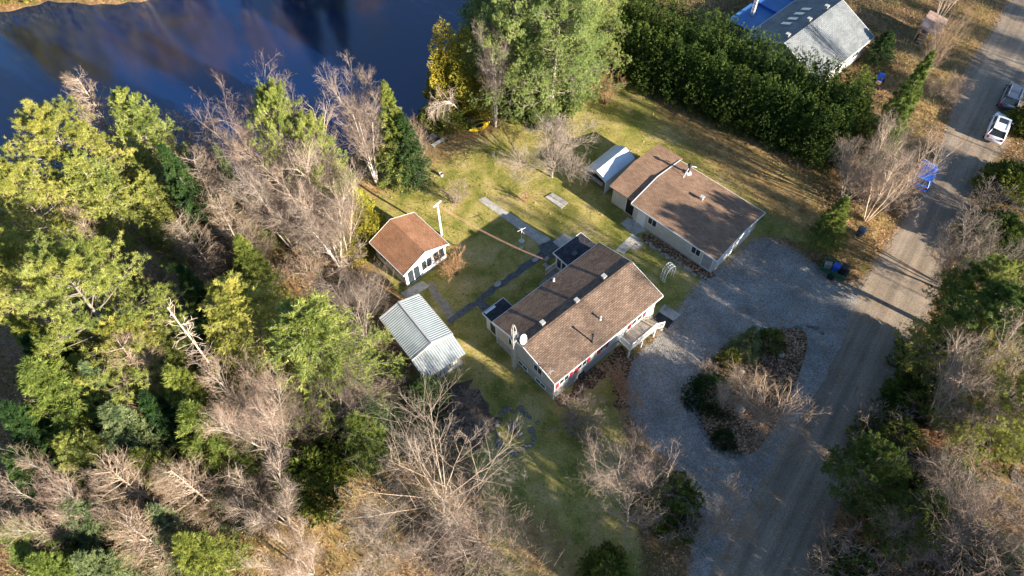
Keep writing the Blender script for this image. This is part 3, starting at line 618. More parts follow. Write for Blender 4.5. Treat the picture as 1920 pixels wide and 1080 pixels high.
# ------------------------------------------------------------------ vehicles
def car(name, loc, rz, paint_, label, cat='car', L=4.5, Wd=1.8, suv=True, sun=False):
    t = empty(name, loc, rz, label, cat); w = Wd/2
    st = [(-L/2, .78, .42, .72), (-L/2+.12, .9, .3, .95), (-L/2+.6, .97, .24, 1.02), (-.6, 1, .22, 1.0), (.6, 1, .22, .98), (L/2-1.0, .97, .24, .92), (L/2-.35, .9, .28, .82), (L/2-.06, .76, .36, .66), (L/2, .66, .42, .56)]
    mb = MB(); n = 10
    for x_, k, zb, zt in st:
        W_ = w*k; h = zt-zb
        mb.v += [(x_, s_*a*W_, zb+b*h) for s_, a, b in ((-1, .8, 0), (-1, .98, .15), (-1, 1, .55), (-1, .95, .85), (-1, .8, 1), (1, .8, 1), (1, .95, .85), (1, 1, .55), (1, .98, .15), (1, .8, 0))]
    for j in range(len(st)-1):
        for k in range(n): mb.f.append((j*n+k, j*n+(k+1) % n, (j+1)*n+(k+1) % n, (j+1)*n+k))
    mb.f.append(tuple(range(n))[::-1]); mb.f.append(tuple((len(st)-1)*n+k for k in range(n)))
    body = mb.build('body', M[paint_], t, smooth=True)
    zb, zt = .93, 1.62 if suv else 1.42; xr = -L/2+.25; xf = L/2-1.25
    bt = [(xr, -w*.86), (xf, -w*.86), (xf, w*.86), (xr, w*.86)]; tp = [(xr+.35, -w*.68), (xf-.75, -w*.68), (xf-.75, w*.68), (xr+.35, w*.68)]
    MB().add([(x, y, zb) for x, y in bt]+[(x, y, zt) for x, y in tp], [(0, 1, 5, 4), (1, 2, 6, 5), (2, 3, 7, 6), (3, 0, 4, 7), (0, 1, 2, 3), (4, 5, 6, 7)]).build('window', M['glass'], t)
    rf = MB().prism([(xr+.3, -w*.7), (xf-.72, -w*.7), (xf-.6, 0), (xf-.72, w*.7), (xr+.3, w*.7), (xr+.2, 0)], zt-.01, zt+.05).build('roof', M[paint_], t, .015)
    if sun: MB().box(xf-1.75, xf-.95, -w*.45, w*.45, zt+.052, zt+.06).build('sunroof', M['glass'], rf)
    mb = MB()
    for a, b in zip(bt, tp): mb.tube([(a[0], a[1], zb-.02), (b[0], b[1], zt)], .05, 5)
    for s_ in (-1, 1): xm = (xr+xf)/2-.1; mb.tube([(xm, s_*w*.87, zb), (xm, s_*w*.69, zt)], .045, 5)
    mb.build('pillars', M[paint_], t)
    mb = MB()
    for s_ in (-1, 1): mb.tube([(xr+.5, s_*w*.62, zt+.1), (xf-1, s_*w*.62, zt+.1)], .025, 5)
    if suv: mb.build('roof_rails', M['grey'], rf)
    for x_ in (-L/2+.82, L/2-.85):
        for s_ in (-1, 1):
            y_ = s_*(w-.1); wh = MB().tube([(x_, y_-.11, .33), (x_, y_+.11, .33)], .33, 18).build('wheel', M['tyre'], t); MB().tube([(x_, y_+s_*.105, .33), (x_, y_+s_*.125, .33)], .2, 14).build('rim', M['grey'], wh)
    for s_ in (-1, 1):
        MB().box(L/2-.3, L/2-.08, s_*w*.62-.16, s_*w*.62+.16, .62, .74).build('headlight', M['clearlamp'], t, .02)
        MB().box(-L/2+.0, -L/2+.14, s_*w*.72-.12, s_*w*.72+.12, .74, .96).build('tail_light', M['redlamp'], t, .02)
        MB().box(xf-.35, xf-.18, s_*(w+.02)-.09, s_*(w+.02)+.09, .95, 1.08).build('mirror', M[paint_], t, .02)
    return t
car('parked_car', (51.55, 55.65, .01), R_(55), 'carwhite', 'white sport utility car with dark sunroof parked at the road edge', sun=True, L=4.7, Wd=1.9)
car('parked_car', (54.9, 60.45, .01), R_(54), 'cardark', 'dark blue grey car parked just ahead of the white one', L=4.8, Wd=1.9)
car('parked_car', (41.5, 49.1, .01), R_(54), 'carblue', 'bright blue car parked on the road behind bare branches', suv=False, L=4.3)
car('parked_car', at(1872, 775), R_(60), 'carwhite', 'pale car half hidden by trees at the right edge beyond the lane', suv=False, L=4.4)
# small blue machine
qd = empty('garden_tractor', at(1645, 158), R_(60), 'small blue and black garden tractor near the corner of the neighbouring house', 'tractor')
MB().box(-.2, .9, -.35, .35, .4, .95).build('hood', M['blue'], qd, .06); MB().box(-1.2, -.2, -.45, .45, .35, .6).build('chassis', M['black'], qd, .03)
MB().box(-.95, -.5, -.25, .25, .6, .75).box(-1.05, -.93, -.25, .25, .7, 1.15).build('seat', M['orange'], qd, .03); MB().tube([(-.15, 0, .8), (-.35, 0, 1.15)], .03, 6).lathe((-.36, 0, 1.15), [(.2, 0), (.22, .02), (.2, .04)], 12).build('steering_wheel', M['black'], qd)
for x_, s_, rr in ((-.8, -.5, .38), (-.8, .5, .38), (.6, -.42, .25), (.6, .42, .25)): MB().tube([(x_, s_-.12, rr), (x_, s_+.12, rr)], rr, 14).build('wheel', M['tyre'], qd)
# green utility trailer with bins
tr = empty('utility_trailer', (29.5, 37.75, 0), R_(-36), 'green mesh sided utility trailer at the edge of the driveway', 'trailer')
MB().box(-1.15, 1.15, -.75, .75, .45, .5).build('floor', M['black'], tr)
mb = MB()
for z_ in (.5, .75, 1.0):
    mb.tube([(-1.15, -.75, z_), (1.15, -.75, z_), (1.15, .75, z_), (-1.15, .75, z_), (-1.15, -.75, z_)], .03, 4)
for k in range(13): x_ = -1.15+k*2.3/12; mb.tube([(x_, -.75, .5), (x_, -.75, 1.0)], .015, 4); mb.tube([(x_, .75, .5), (x_, .75, 1.0)], .015, 4)
for k in range(9): y_ = -.75+k*1.5/8; mb.tube([(-1.15, y_, .5), (-1.15, y_, 1.0)], .015, 4); mb.tube([(1.15, y_, .5), (1.15, y_, 1.0)], .015, 4)
mb.build('cage', M['green'], tr); MB().tube([(-1.15, -.3, .45), (-2.0, 0, .4)], .03, 4).tube([(-1.15, .3, .45), (-2.0, 0, .4)], .03, 4).build('tongue', M['black'], tr)
for s_ in (-.85, .85): MB().tube([(0, s_-.08, .3), (0, s_+.08, .3)], .3, 14).build('wheel', M['tyre'], tr)
trm = LB(29.5, 37.75, -36)
def bin_(mt, loc, label, cat='bin'):
    t = empty('wheelie_bin', trm @ Vector(loc), R_(-36), label, cat); mb = MB()
    mb.add([(s*x, q*y, z) for z, x, y in ((0, .2, .22), (.8, .28, .3)) for s, q in ((-1, -1), (1, -1), (1, 1), (-1, 1))], [(0, 1, 2, 3), (4, 5, 6, 7), (0, 1, 5, 4), (1, 2, 6, 5), (2, 3, 7, 6), (3, 0, 4, 7)]); mb.build('body', M[mt], t, .02)
    MB().box(-.31, .31, -.33, .33, .8, .87).build('lid', M[mt], t, .025)
bin_('blue', (0, -.1, .5), 'bright blue recycling bin standing in the green trailer'); bin_('black', (.65, .1, .5), 'dark bin next to the blue one in the green trailer')
o = MB().box(-.3, .3, -.25, .25, 0, .4).box(-.33, .33, -.28, .28, .4, .46).build('storage_box', M['stone'], None, .02); o.location = trm @ Vector((-.7, 0, .5)); o.rotation_euler = (0, 0, R_(-20)); tag(o, 'brown box at the driveway end of the green trailer', 'box')
# mailbox like bin by road
mb = MB(); mb.lathe((0, 0, 0), [(.3, 0), (.36, .3), (.36, .8), (.4, .82), (.4, .88), (.2, .98)], 12); o = mb.build('trash_can', M['cardark']); o.location = at(1611, 440); tag(o, 'dark round trash can on the verge between trees and road', 'trash can')
# boat upturned on right
def hull(name, loc, rz, L, wd, h, mat, label, cat, flip=False):
    mb = MB(); n = 13; k = 9
    for i in range(n):
        u = -1+2*i/(n-1); ww = wd*max(.03, (1-abs(u)**2.2)); zz = h*(.0+.35*abs(u)**3)
        for j in range(k):
            t = math.pi*j/(k-1); z_ = h-h*math.sin(t)*max(.15, 1-abs(u)**3)+zz; mb.v.append((u*L/2, -math.cos(t)*ww/2, z_ if not flip else h*1.3-z_))
    for i in range(n-1):
        for j in range(k-1): mb.f.append((i*k+j, i*k+j+1, (i+1)*k+j+1, (i+1)*k+j))
    t = empty(name, loc, rz, label, cat); mb.build('hull', M[mat], t, smooth=True); return t, n, k
t, n, k = hull('rowing_boat', at(1897, 462), R_(50), 3.4, 1.2, .5, 'white', 'white upturned boat under the trees at the right edge', 'boat', True)
MB().tube([(-1.5, 0, .66), (1.5, 0, .66)], .04, 4).build('keel', M['galv'], t)
# kayak
ka, kb = at(879, 251), at(920, 232); kd = kb-ka
t, n, k = hull('kayak', (ka+kb)/2, math.atan2(kd.y, kd.x), kd.length, .95, .32, 'yellow', 'bright yellow kayak lying on the grass below the cedars', 'kayak')
mb = MB(); Lk = kd.length
for i in range(9):
    u = -.96+1.92*i/8; ww = .95*max(.03, (1-abs(u)**2.2))/2*.98
    mb.v += [(u*Lk/2, -ww, .34+.11*abs(u)**3), (u*Lk/2, 0, .42+.1*abs(u)**3), (u*Lk/2, ww, .34+.11*abs(u)**3)]
for i in range(8):
    for j in range(2): mb.f.append((i*3+j, i*3+j+1, i*3+j+4, i*3+j+3))
mb.build('deck', M['yellow'], t); MB().prism([(math.cos(a)*.5, math.sin(a)*.25) for a in [k_*math.pi/6 for k_ in range(12)]], .425, .445).build('cockpit', M['black'], t)

# ------------------------------------------------------------------ yard things
TP = Vector((-6.67, 43.03, 0)); tp = empty('clothesline_pole', TP, R_(50), 'tall white T shaped clothesline pole behind the cottage', 'pole')
MB().tube([(0, 0, 0), (0, 0, 4.5)], [.11, .09], 8).build('post', M['white'], tp); MB().box(-.5, .5, -.05, .05, 4.42, 4.52).build('crossbar', M['white'], tp)
hw = at(1022, 487, 2.7); mb = MB(); dv = Vector((math.cos(R_(50)), math.sin(R_(50)), 0))
for s_ in (-.07, .06):
    a = TP+dv*s_+Vector((0, 0, 4.4)); b = hw+dv*s_*.7; pts = [a.lerp(b, u/10)-Vector((0, 0, .5*4*(u/10)*(1-u/10))) for u in range(11)]; mb.tube(pts, .014, 4)
o = mb.build('clothesline', M['rope']); tag(o, 'reddish clotheslines strung from the white T pole to the bungalow', 'clothesline')
bt_ = empty('bird_feeder', at(978, 452), R_(30), 'slim white bird feeder pole with cross arms on the shaded lawn', 'bird feeder')
MB().tube([(0, 0, 0), (0, 0, 1.9)], .03, 6).build('pole', M['white'], bt_); MB().tube([(-.45, 0, 1.75), (.45, 0, 1.75)], .02, 5).tube([(0, -.45, 1.6), (0, .45, 1.6)], .02, 5).build('arms', M['white'], bt_)
MB().lathe((0, 0, 0), [(.25, 0), (.28, .05), (.06, .12)], 14).build('base', M['galv'], bt_)
for px, py, rr, lb in ((976, 465, .24, 'pale round stepping stone beside the bird feeder base'), (1045, 378, 0, ''), (933, 533, .33, 'pale flat stone lying on the dark stone path'), (1004, 487, .3, 'pale stone slab on the dark path near the porch')):
    if rr: mb = MB(); mb.lathe((0, 0, 0), [(rr, 0), (rr*1.03, .05), (rr*.9, .1)], 7); o = mb.build('stepping_stone', M['concrete']); o.scale = (1.2, .8, .6); o.location = at(px, py)+Vector((0, 0, .012)); o.rotation_euler = (0, 0, R_(40)); tag(o, lb, 'stone')
pp = [at(*q) for q in ((1021, 370), (1036, 362), (1066, 380), (1053, 392))]; sl0 = empty('patio_slabs', pp[0], 0, 'pale rectangular platform of concrete slabs on the sunlit lawn', 'slabs')
for a in range(3):
    for b in range(2):
        def bl(u, v): q = (pp[0].lerp(pp[3], u)).lerp(pp[1].lerp(pp[2], u), v)-pp[0]; return (q.x, q.y)
        P = [bl((a+.02)/3, (b+.03)/2), bl((a+.98)/3, (b+.03)/2), bl((a+.98)/3, (b+.97)/2), bl((a+.02)/3, (b+.97)/2)]
        MB().prism(P, 0, .08).build('slab', M['concrete'], sl0, .01)
bk = MB().lathe((0, 0, 0), [(.16, 0), (.2, .38), (.22, .4), (.18, .38), (.14, .06)], 14).build('pail', M['galv']); bk.location = at(828, 330); tag(bk, 'pale pail standing alone on the sunlit lawn', 'pail')
fp = empty('fire_pit', at(812, 262), R_(40), 'black square fire pit with grey grill near the lakeside trees', 'fire pit')
MB().box(-.55, .55, -.5, .5, .0, .08).box(-.55, .55, -.5, -.42, .08, .5).box(-.55, .55, .42, .5, .08, .5).box(-.55, -.47, -.42, .42, .08, .5).box(.47, .55, -.42, .42, .08, .5).build('bowl', M['black'], fp)
mb = MB()
for k in range(9): mb.tube([(-.4+k*.1, -.42, .46), (-.4+k*.1, .42, .46)], .02, 4)
mb.build('grill', M['galv'], fp)
be = empty('bench', at(822, 272), R_(40), 'pale low wooden bench in front of the black fire pit', 'bench')
for k in range(3): MB().box(-.8, .8, -.2+k*.14, -.09+k*.14, .4, .44).build('seat_board', M['galv'], be)
for x_ in (-.6, .6): MB().box(x_-.04, x_+.04, -.18, .2, 0, .4).build('leg', M['wood'], be)
gb = empty('lounge_chair', at(803, 258), R_(-30), 'dark folding chair behind the fire pit', 'chair')
MB().box(-.3, .3, -.3, .3, .38, .43).build('seat', M['black'], gb); MB().box(-.3, -.25, -.3, .3, .43, .95).build('backrest', M['black'], gb)
for x_ in (-.27, .27):
    for y_ in (-.27, .27): MB().box(x_-.02, x_+.02, y_-.02, y_+.02, 0, .38).build('leg', M['grey'], gb)
# arch trellis
ar = empty('garden_arch', at(1250, 521), R_(35), 'white metal garden arch standing on the grass near the driveway', 'arch'); mb = MB(); mb2 = MB(); n = 9
pts = [(-.55, 0)]+[(-.55, 1.2)]+[(-.55*math.cos(math.pi*k/n), 1.2+.8*math.sin(math.pi*k/n)) for k in range(1, n)]+[(.55, 1.2), (.55, 0)]
for y_ in (-.28, 0, .28): mb.tube([(x, y_, z) for x, z in pts], .028, 5)
allp = []
for i in range(len(pts)-1):
    m_ = 3 if i in (0, len(pts)-2) else 1
    for k in range(m_): allp.append((pts[i][0]+(pts[i+1][0]-pts[i][0])*k/m_, pts[i][1]+(pts[i+1][1]-pts[i][1])*k/m_))
mb.build('hoops', M['white'], ar); [MB().tube([(x, -.28, z+.02), (x, .28, z+.02)], .02, 4).build('rung', M['white'], ar) for x, z in allp]
mb = MB(); rr_ = random.Random(9)
# stones: edging of the garage bed, of the island and the fire ring
def stone_mesh(sd, mt='stone'):
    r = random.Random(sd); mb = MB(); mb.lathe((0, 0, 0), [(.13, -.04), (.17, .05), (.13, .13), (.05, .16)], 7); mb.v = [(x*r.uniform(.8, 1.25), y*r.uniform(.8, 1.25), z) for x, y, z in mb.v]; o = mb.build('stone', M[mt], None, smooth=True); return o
protos = []
protosd = []
def stones(pts, n, s, label, group, jit=.1, zoff=0, dark=False):
    protos = protosd if dark else globals()['protos']
    r = random.Random(len(pts)*n); P = [Vector(p) for p in pts]; seg = [(P[i+1]-P[i]).length for i in range(len(P)-1)]; T = sum(seg)
    for k in range(n):
        d_ = T*(k+.5)/n; i = 0
        while i < len(seg)-1 and d_ > seg[i]: d_ -= seg[i]; i += 1
        q = P[i].lerp(P[i+1], d_/seg[i])
        if len(protos) < 4: o = stone_mesh(k, 'shadestone' if dark else 'stone'); protos.append(o)
        else: o = protos[k % 4].copy(); COL.objects.link(o)
        o.location = (q.x+r.gauss(0, jit), q.y+r.gauss(0, jit), zoff); o.rotation_euler = (0, 0, r.uniform(0, 6.28)); q_ = s*r.uniform(.7, 1.3); o.scale = (q_*1.2, q_, q_); tag(o, label, 'stone', group)
stones([at(*p) for p in ((1206, 453), (1250, 480), (1296, 509), (1330, 526))], 26, .95, 'rough field stone edging the flower bed along the garage', 'stones edging the garage flower bed')
isl = [at(*p) for p in ((1545, 625), (1520, 611), (1470, 617), (1410, 624), (1362, 648), (1325, 682), (1307, 722), (1304, 765), (1325, 822), (1365, 850), (1400, 855))]
stones(isl, 46, 1.0, 'shade-toned stone edging the planted island in the driveway', 'stones edging the driveway island', dark=True)
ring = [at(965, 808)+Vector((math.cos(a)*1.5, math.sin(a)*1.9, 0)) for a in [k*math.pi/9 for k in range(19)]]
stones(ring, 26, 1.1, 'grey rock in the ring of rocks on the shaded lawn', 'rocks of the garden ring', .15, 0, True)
for px, py, sz, lb in ((1395, 672, 2.3, 'pale boulder among shrubs at the upper end of the island'), (1462, 668, 2.0, 'white boulder on the road side of the island'), (1388, 700, 1.8, 'round boulder in the middle of the island'), (960, 800, 2.6, 'large flat rock inside the ring of rocks'), (972, 815, 2.0, 'smaller flat rock inside the ring of rocks'), (1385, 770, 2.6, 'mossy boulder at the foot of the bare island tree'), (988, 505, 0, '')):
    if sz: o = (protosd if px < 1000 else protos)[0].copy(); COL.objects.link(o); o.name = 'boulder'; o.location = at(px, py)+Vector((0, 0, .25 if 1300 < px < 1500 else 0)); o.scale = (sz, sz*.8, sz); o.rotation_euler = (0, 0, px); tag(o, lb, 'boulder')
stones([at(*p) for p in ((1022, 488), (1026, 500), (1036, 512))], 7, 1.3, 'grey stone beside the white porch landing', 'stones beside the porch landing', .2)
# ------------------------------------------------------------------ vegetation library
def tri_mesh(name, T, rnd, mat):
    n = len(T); me = bpy.data.meshes.new(name); me.vertices.add(n*3); me.vertices.foreach_set('co', T.reshape(-1).astype(np.float32))
    me.loops.add(n*3); me.loops.foreach_set('vertex_index', np.arange(n*3)); me.polygons.add(n); me.polygons.foreach_set('loop_start', np.arange(n)*3)
    me.update(calc_edges=True); a = me.attributes.new('rnd', 'FLOAT', 'FACE'); a.data.foreach_set('value', np.clip(rnd, 0, 1).astype(np.float32)); me.materials.append(mat); return me
def unit(v): return v/(np.linalg.norm(v, axis=-1, keepdims=True)+1e-9)
def tufts(C, D, n, ln, wd, spread, rng, crnd):
    """n thin triangles at every centre C pointing along D with spread"""
    k = len(C); Cc = np.repeat(C, n, 0); d = unit(np.repeat(D, n, 0)+rng.normal(0, spread, (k*n, 3)))
    s = unit(np.cross(d, rng.normal(0, 1, (k*n, 3)))); l = (ln*rng.uniform(.6, 1.2, (k*n, 1))); base = Cc+rng.normal(0, ln*.15, (k*n, 3))
    T = np.stack([base-s*wd/2, base+s*wd/2, base+d*l], 1); r = np.repeat(crnd, n)+rng.normal(0, .08, k*n); return T, r
def polymesh(name, pts, r0, r1, k, mat):
    """pts (n,m,3) polylines -> one mesh of tapered k-sided tubes"""
    V = []; F = []; off = 0
    for P, a, b, kk in zip(pts, r0, r1, k):
        n, m, _ = P.shape; d = unit(np.gradient(P, axis=1)); ref = np.where(np.abs(d[..., 2:3]) > .9, np.array([1., 0, 0]), np.array([0, 0, 1.])); u = unit(np.cross(d, ref)); v = np.cross(d, u)
        rad = a[:, None]+(b-a)[:, None]*np.linspace(0, 1, m)[None]; th = np.arange(kk)*2*np.pi/kk
        v_ = P[:, :, None]+rad[:, :, None, None]*(u[:, :, None]*np.cos(th)[None, None, :, None]+v[:, :, None]*np.sin(th)[None, None, :, None])
        idx = np.arange(n*m*kk).reshape(n, m, kk)+off; nx_ = np.roll(idx, -1, 2)
        F.append(np.stack([idx[:, :-1], nx_[:, :-1], nx_[:, 1:], idx[:, 1:]], -1).reshape(-1, 4)); V.append(v_.reshape(-1, 3)); off += n*m*kk
    V = np.concatenate(V); F = np.concatenate(F); me = bpy.data.meshes.new(name); me.vertices.add(len(V)); me.vertices.foreach_set('co', V.reshape(-1).astype(np.float32))
    me.loops.add(F.size); me.loops.foreach_set('vertex_index', F.reshape(-1)); me.polygons.add(len(F)); me.polygons.foreach_set('loop_start', np.arange(len(F))*4); me.update(calc_edges=True)
    me.polygons.foreach_set('use_smooth', [True]*len(F)); me.materials.append(mat); return me
def children(P, nper, ratio, ang, up, rng, lo=.25, m=4, wig=.12, taper=.5):
    """spawn nper child polylines on each parent polyline"""
    n = len(P); s = rng.uniform(lo, 1, (n, nper)); s[:, -1] = .98; s = np.clip(s, 0, .985); mm = P.shape[1]-1; f = s*mm; i = np.floor(f).astype(int); fr = (f-i)[..., None]
    ar = np.arange(n)[:, None]; p0 = P[ar, i]*(1-fr)+P[ar, i+1]*fr; d = unit(P[ar, i+1]-P[ar, i]); Lp = np.linalg.norm(np.diff(P, axis=1), axis=2).sum(1)[:, None]
    side = unit(np.cross(d, rng.normal(0, 1, d.shape))); a = np.radians(ang*rng.uniform(.6, 1.35, (n, nper, 1))); nd = unit(d*np.cos(a)+side*np.sin(a)+np.array([0, 0, up]))
    l = Lp*ratio*(1-taper*s)*rng.uniform(.75, 1.25, s.shape); return grow(p0.reshape(-1, 3), nd.reshape(-1, 3), l.reshape(-1), m, wig, up*.35, rng), s.reshape(-1), np.repeat(np.arange(n), nper)
def grow(p, d, l, m, wig, up, rng):
    out = [p]; 
    for k in range(m-1):
        d = unit(d+rng.normal(0, wig, d.shape)+np.array([0, 0, up])); p = p+d*(l/(m-1))[:, None]; out.append(p)
    return np.stack(out, 1)
LIB = {}
def lib(key, H, Rr, trunk, tm, crown=None):
    LIB[key] = (H, Rr, trunk, crown)
def conifer(key, sd, H, Rr, leaf, kind):
    g = np.random.default_rng(sd); tr = grow(np.array([[0, 0, -.2]]), np.array([[0, 0, 1.]]), np.array([H]), 9, .02, .1, g); TP_ = tr[0]
    tr[0] *= np.array([1, 1, 1]); zt = TP_[:, 2]
    def trunkat(z): return np.stack([np.interp(z, zt, TP_[:, 0]), np.interp(z, zt, TP_[:, 1]), z], -1)
    if kind == 'spruce':
        nb = 210; t = np.sort(g.uniform(.06, .99, nb)); z = t*H*.98; az = np.arange(nb)*2.39996+g.normal(0, .3, nb); L = Rr*(1-t)**(.55 if key == 'fir' else .85)*g.uniform(.75, 1.15, nb)+.15; el = np.radians(-12+45*t**2)
    elif kind == 'pine':
        nb = 74; t = np.sort(g.uniform(.34, .99, nb)); z = t*H*.96; az = np.arange(nb)*2.39996+g.normal(0, .4, nb); tt = (t-.34)/.66; L = Rr*np.sqrt(np.clip(1-tt**1.7, .02, 1))*(.55+.45*np.minimum(1, tt*3+.35))*g.uniform(.65, 1.15, nb)+.3; el = np.radians(5+50*tt**1.5)
    else:
        nb = 110; t = np.sort(g.uniform(.12, .99, nb)); z = t*H*.97; az = np.round(np.arange(nb)*2.39996/1.0, 2)+g.normal(0, .3, nb); tt = (t-.12)/.88; L = Rr*(1-tt)**.6*g.uniform(.55, 1.2, nb)+.3; el = np.radians(2+38*tt**2)
    d = np.stack([np.cos(az)*np.cos(el), np.sin(az)*np.cos(el), np.sin(el)], -1); B = grow(trunkat(z), d, L, 5, .07, .05 if kind != 'spruce' else .04, g)
    br = g.uniform(.15, .85, nb)
    if kind == 'spruce':
        C1, s, pi = children(B, 16, .34, 52, .0, g, .12, 3, .05, .55)
        kf = np.array([.2, .45, .7, .95])[None, :, None]; k = 4; P = (C1[:, None, 0]*(1-kf)+C1[:, None, 2]*kf).reshape(-1, 3); D = np.repeat(unit(C1[:, 2]-C1[:, 0]), k, 0)
        T, r = tufts(P, D, 6, .19, .036, .5, g, np.repeat(np.repeat(br, 16)*.6+.2, k))
        T2, r2 = tufts(B.reshape(-1, 3), np.repeat(d, 5, 0), 6, .3, .08, .6, g, np.repeat(br, 5)); wood = [B]
    else:
        nc = 13 if kind == 'pine' else 20; C1, s, pi = children(B, nc, .42, 42, .12 if kind == 'pine' else .0, g, .3, 3, .1, .6)
        C2, s2, p2 = children(C1, 3, .55, 45, .2 if kind == 'pine' else .02, g, .3, 3, .1, .3)
        P = np.concatenate([C1[:, 2], C2[:, 2], C1[:, 1]]); D = np.concatenate([unit(C1[:, 2]-C1[:, 1]), unit(C2[:, 2]-C2[:, 1]), unit(C1[:, 1]-C1[:, 0])])+np.array([0, 0, .45])
        cr = np.concatenate([br[pi], br[pi][p2], br[pi]])*.5+g.uniform(.1, .5, len(P))
        if kind == 'pine': T, r = tufts(P, D*.6, 30, .21, .026, 1.1, g, cr)
        else: T, r = tufts(P, D+np.array([0, 0, -.25]), 24, .24, .032, .8, g, cr)
        T2, r2 = T[:0], r[:0]; wood = [B, C1]
    pts = [tr]; r0 = [np.array([H*.016])]; r1 = [np.array([.02])]; kk = [7]
    pts.append(B); r0.append(.008*L/Rr*H*.4+.012); r1.append(np.full(nb, .01)); kk.append(4)
    if len(wood) > 1: pts.append(wood[1]); r0.append(np.full(len(wood[1]), .018)); r1.append(np.full(len(wood[1]), .007)); kk.append(3)
    LIB[key] = (H, Rr, [('trunk', polymesh('trunk', pts, r0, r1, kk, M['bark'])), ('crown', tri_mesh('crown', np.concatenate([T, T2]), np.concatenate([r, r2]), M[leaf]))])
def cedar_points(g, n, H, Rr):
    z = 1-np.sqrt(g.uniform(0, 1, n)); z = z*.97+.02; az = g.uniform(0, 2*np.pi, n); lob = 1+.22*np.sin(az*3+z*9)+.15*np.sin(az*7-z*23)
    rad = Rr*np.minimum(1, (1-z)**.62*1.15)*lob*(1-.5*g.uniform(0, 1, n)**2.2); P = np.stack([np.cos(az)*rad, np.sin(az)*rad, z*H], -1)
    D = np.stack([np.cos(az), np.sin(az), np.full(n, .9)], -1); return P, D, .45+.3*np.sin(az*3+z*9+1)*.6+g.normal(0, .15, n)
def cedar(key, sd, H, Rr, leaf, n=5200, ln=.24, wd=.07):
    g = np.random.default_rng(sd); P, D, c = cedar_points(g, n, H, Rr); T, r = tufts(P, D, 6, ln, wd, .55, g, c)
    tr = grow(np.array([[0, 0, -.2]]), np.array([[0, 0, 1.]]), np.array([H*.72]), 6, .02, .1, g)
    LIB[key] = (H, Rr, [('trunk', polymesh('trunk', [tr], [np.array([.13])], [np.array([.03])], [6], M['bark'])), ('crown', tri_mesh('crown', T, r, M[leaf]))])
def bare(key, sd, H, Rr, style, barkm='bark', twigm='twig', tw=.016):
    g = np.random.default_rng(sd); up = np.array([[0, 0, 1.]])
    if style == 'broad':
        tr = grow(np.array([[0, 0, -.2]]), up, np.array([H*.62]), 7, .05, .1, g); L1, s, _ = children(tr, 20, .98, 62 if key == 'maple' else 44, .22, g, .28, 6, .05, .42); n2, n3, n4 = 8, 7, 6
    elif style == 'round':
        tr = grow(np.array([[0, 0, -.2]]), up, np.array([H*.35]), 4, .08, .1, g); L1, s, _ = children(tr, 13, 1.75, 52, .15, g, .45, 6, .14, .15); n2, n3, n4 = 11, 8, 7
    elif style == 'fan':
        k = 6; a = np.arange(k)*2.4; sp_ = .16 if barkm == 'birch' else .3; dd = np.stack([np.cos(a)*sp_, np.sin(a)*sp_, np.ones(k)], -1); tr = grow(np.zeros((k, 3))+dd*np.array([.8, .8, -.0]), unit(dd), H*.8*g.uniform(.8, 1.05, k), 8, .02, .0, g); L1, s, _ = children(tr, 20, .34, 28, .2, g, .3, 4, .05, .35); n2, n3, n4 = 7, 5, 3
    elif style == 'spire':
        tr = grow(np.array([[0, 0, -.2]]), up, np.array([H]), 8, .03, .1, g); L1, s, _ = children(tr, 95, .33, 68, .12, g, .12, 4, .08, .72); n2, n3, n4 = 8, 4, 3
    elif style == 'bush':
        k = 14; a = np.arange(k)*2.4; rr = g.uniform(.3, 1, k); dd = np.stack([np.cos(a)*rr*Rr/H, np.sin(a)*rr*Rr/H, np.ones(k)], -1); tr = grow(np.stack([np.cos(a)*.12, np.sin(a)*.12, a*0-.05], -1), unit(dd), H*g.uniform(.7, 1.1, k), 5, .1, .02, g); L1, s, _ = children(tr, 6, .5, 35, .15, g, .25, 4, .1, .4); n2, n3, n4 = 5, 4, 3
    elif style == 'arch':
        k = 5; a = g.uniform(-.6, .6, k); pts = []
        for j in range(k):
            p = np.array([0., 0, 0]); d = np.array([math.cos(a[j])*.35, math.sin(a[j])*.35, 1.]); q = [p]
            for u in range(9): d = unit(d+np.array([math.cos(a[j])*.28, math.sin(a[j])*.28, -.3])*(.75 if u > 1 else .1)); p = p+d*H*.19*(1 if u < 5 else .7); q.append(p)
            pts.append(q)
        tr = np.array(pts); L1, s, _ = children(tr, 16, .3, 50, -.25, g, .35, 5, .08, .3); n2, n3, n4 = 7, 5, 4
    elif style == 'snag':
        tr = grow(np.array([[0, 0, -.2]]), up, np.array([H]), 8, .02, .1, g); L1, s, _ = children(tr, 60, .12, 80, .0, g, .3, 4, .12, .65); n2, n3, n4 = 3, 2, 0
    L2, s2, _ = children(L1, n2, .56, 42, .1 if style != 'arch' else -.15, g, .2, 4, .09, .35); L3, s3, _ = children(L2, n3, .58, 40, .08 if style != 'arch' else -.3, g, .2, 3, .08, .4)
    rt_ = {'broad': .0115, 'round': .015, 'fan': .007, 'spire': .011, 'bush': .012, 'arch': .012, 'snag': .009}[style]*H
    pts = [tr, L1]; r0 = [np.full(len(tr), rt_), np.full(len(L1), rt_*(.38 if style != 'snag' else .1))*(1.2-.6*s)]; r1 = [np.full(len(tr), rt_*.25), np.full(len(L1), .012)]; kk = [8, 5]
    nl2 = len(L2); pts.append(L2); r0.append(np.full(nl2, .02 if style in ('broad', 'round') else .015)); r1.append(np.full(nl2, .009)); kk.append(3)
    extra = []
    if key == 'birch': extra = [('branches', polymesh('branches', pts[1:], r0[1:], r1[1:], kk[1:], M['bark']))]; pts, r0, r1, kk = pts[:1], r0[:1], r1[:1], kk[:1]
    tm = polymesh('trunk', pts, r0, r1, kk, M[barkm])
    parts = [L3]
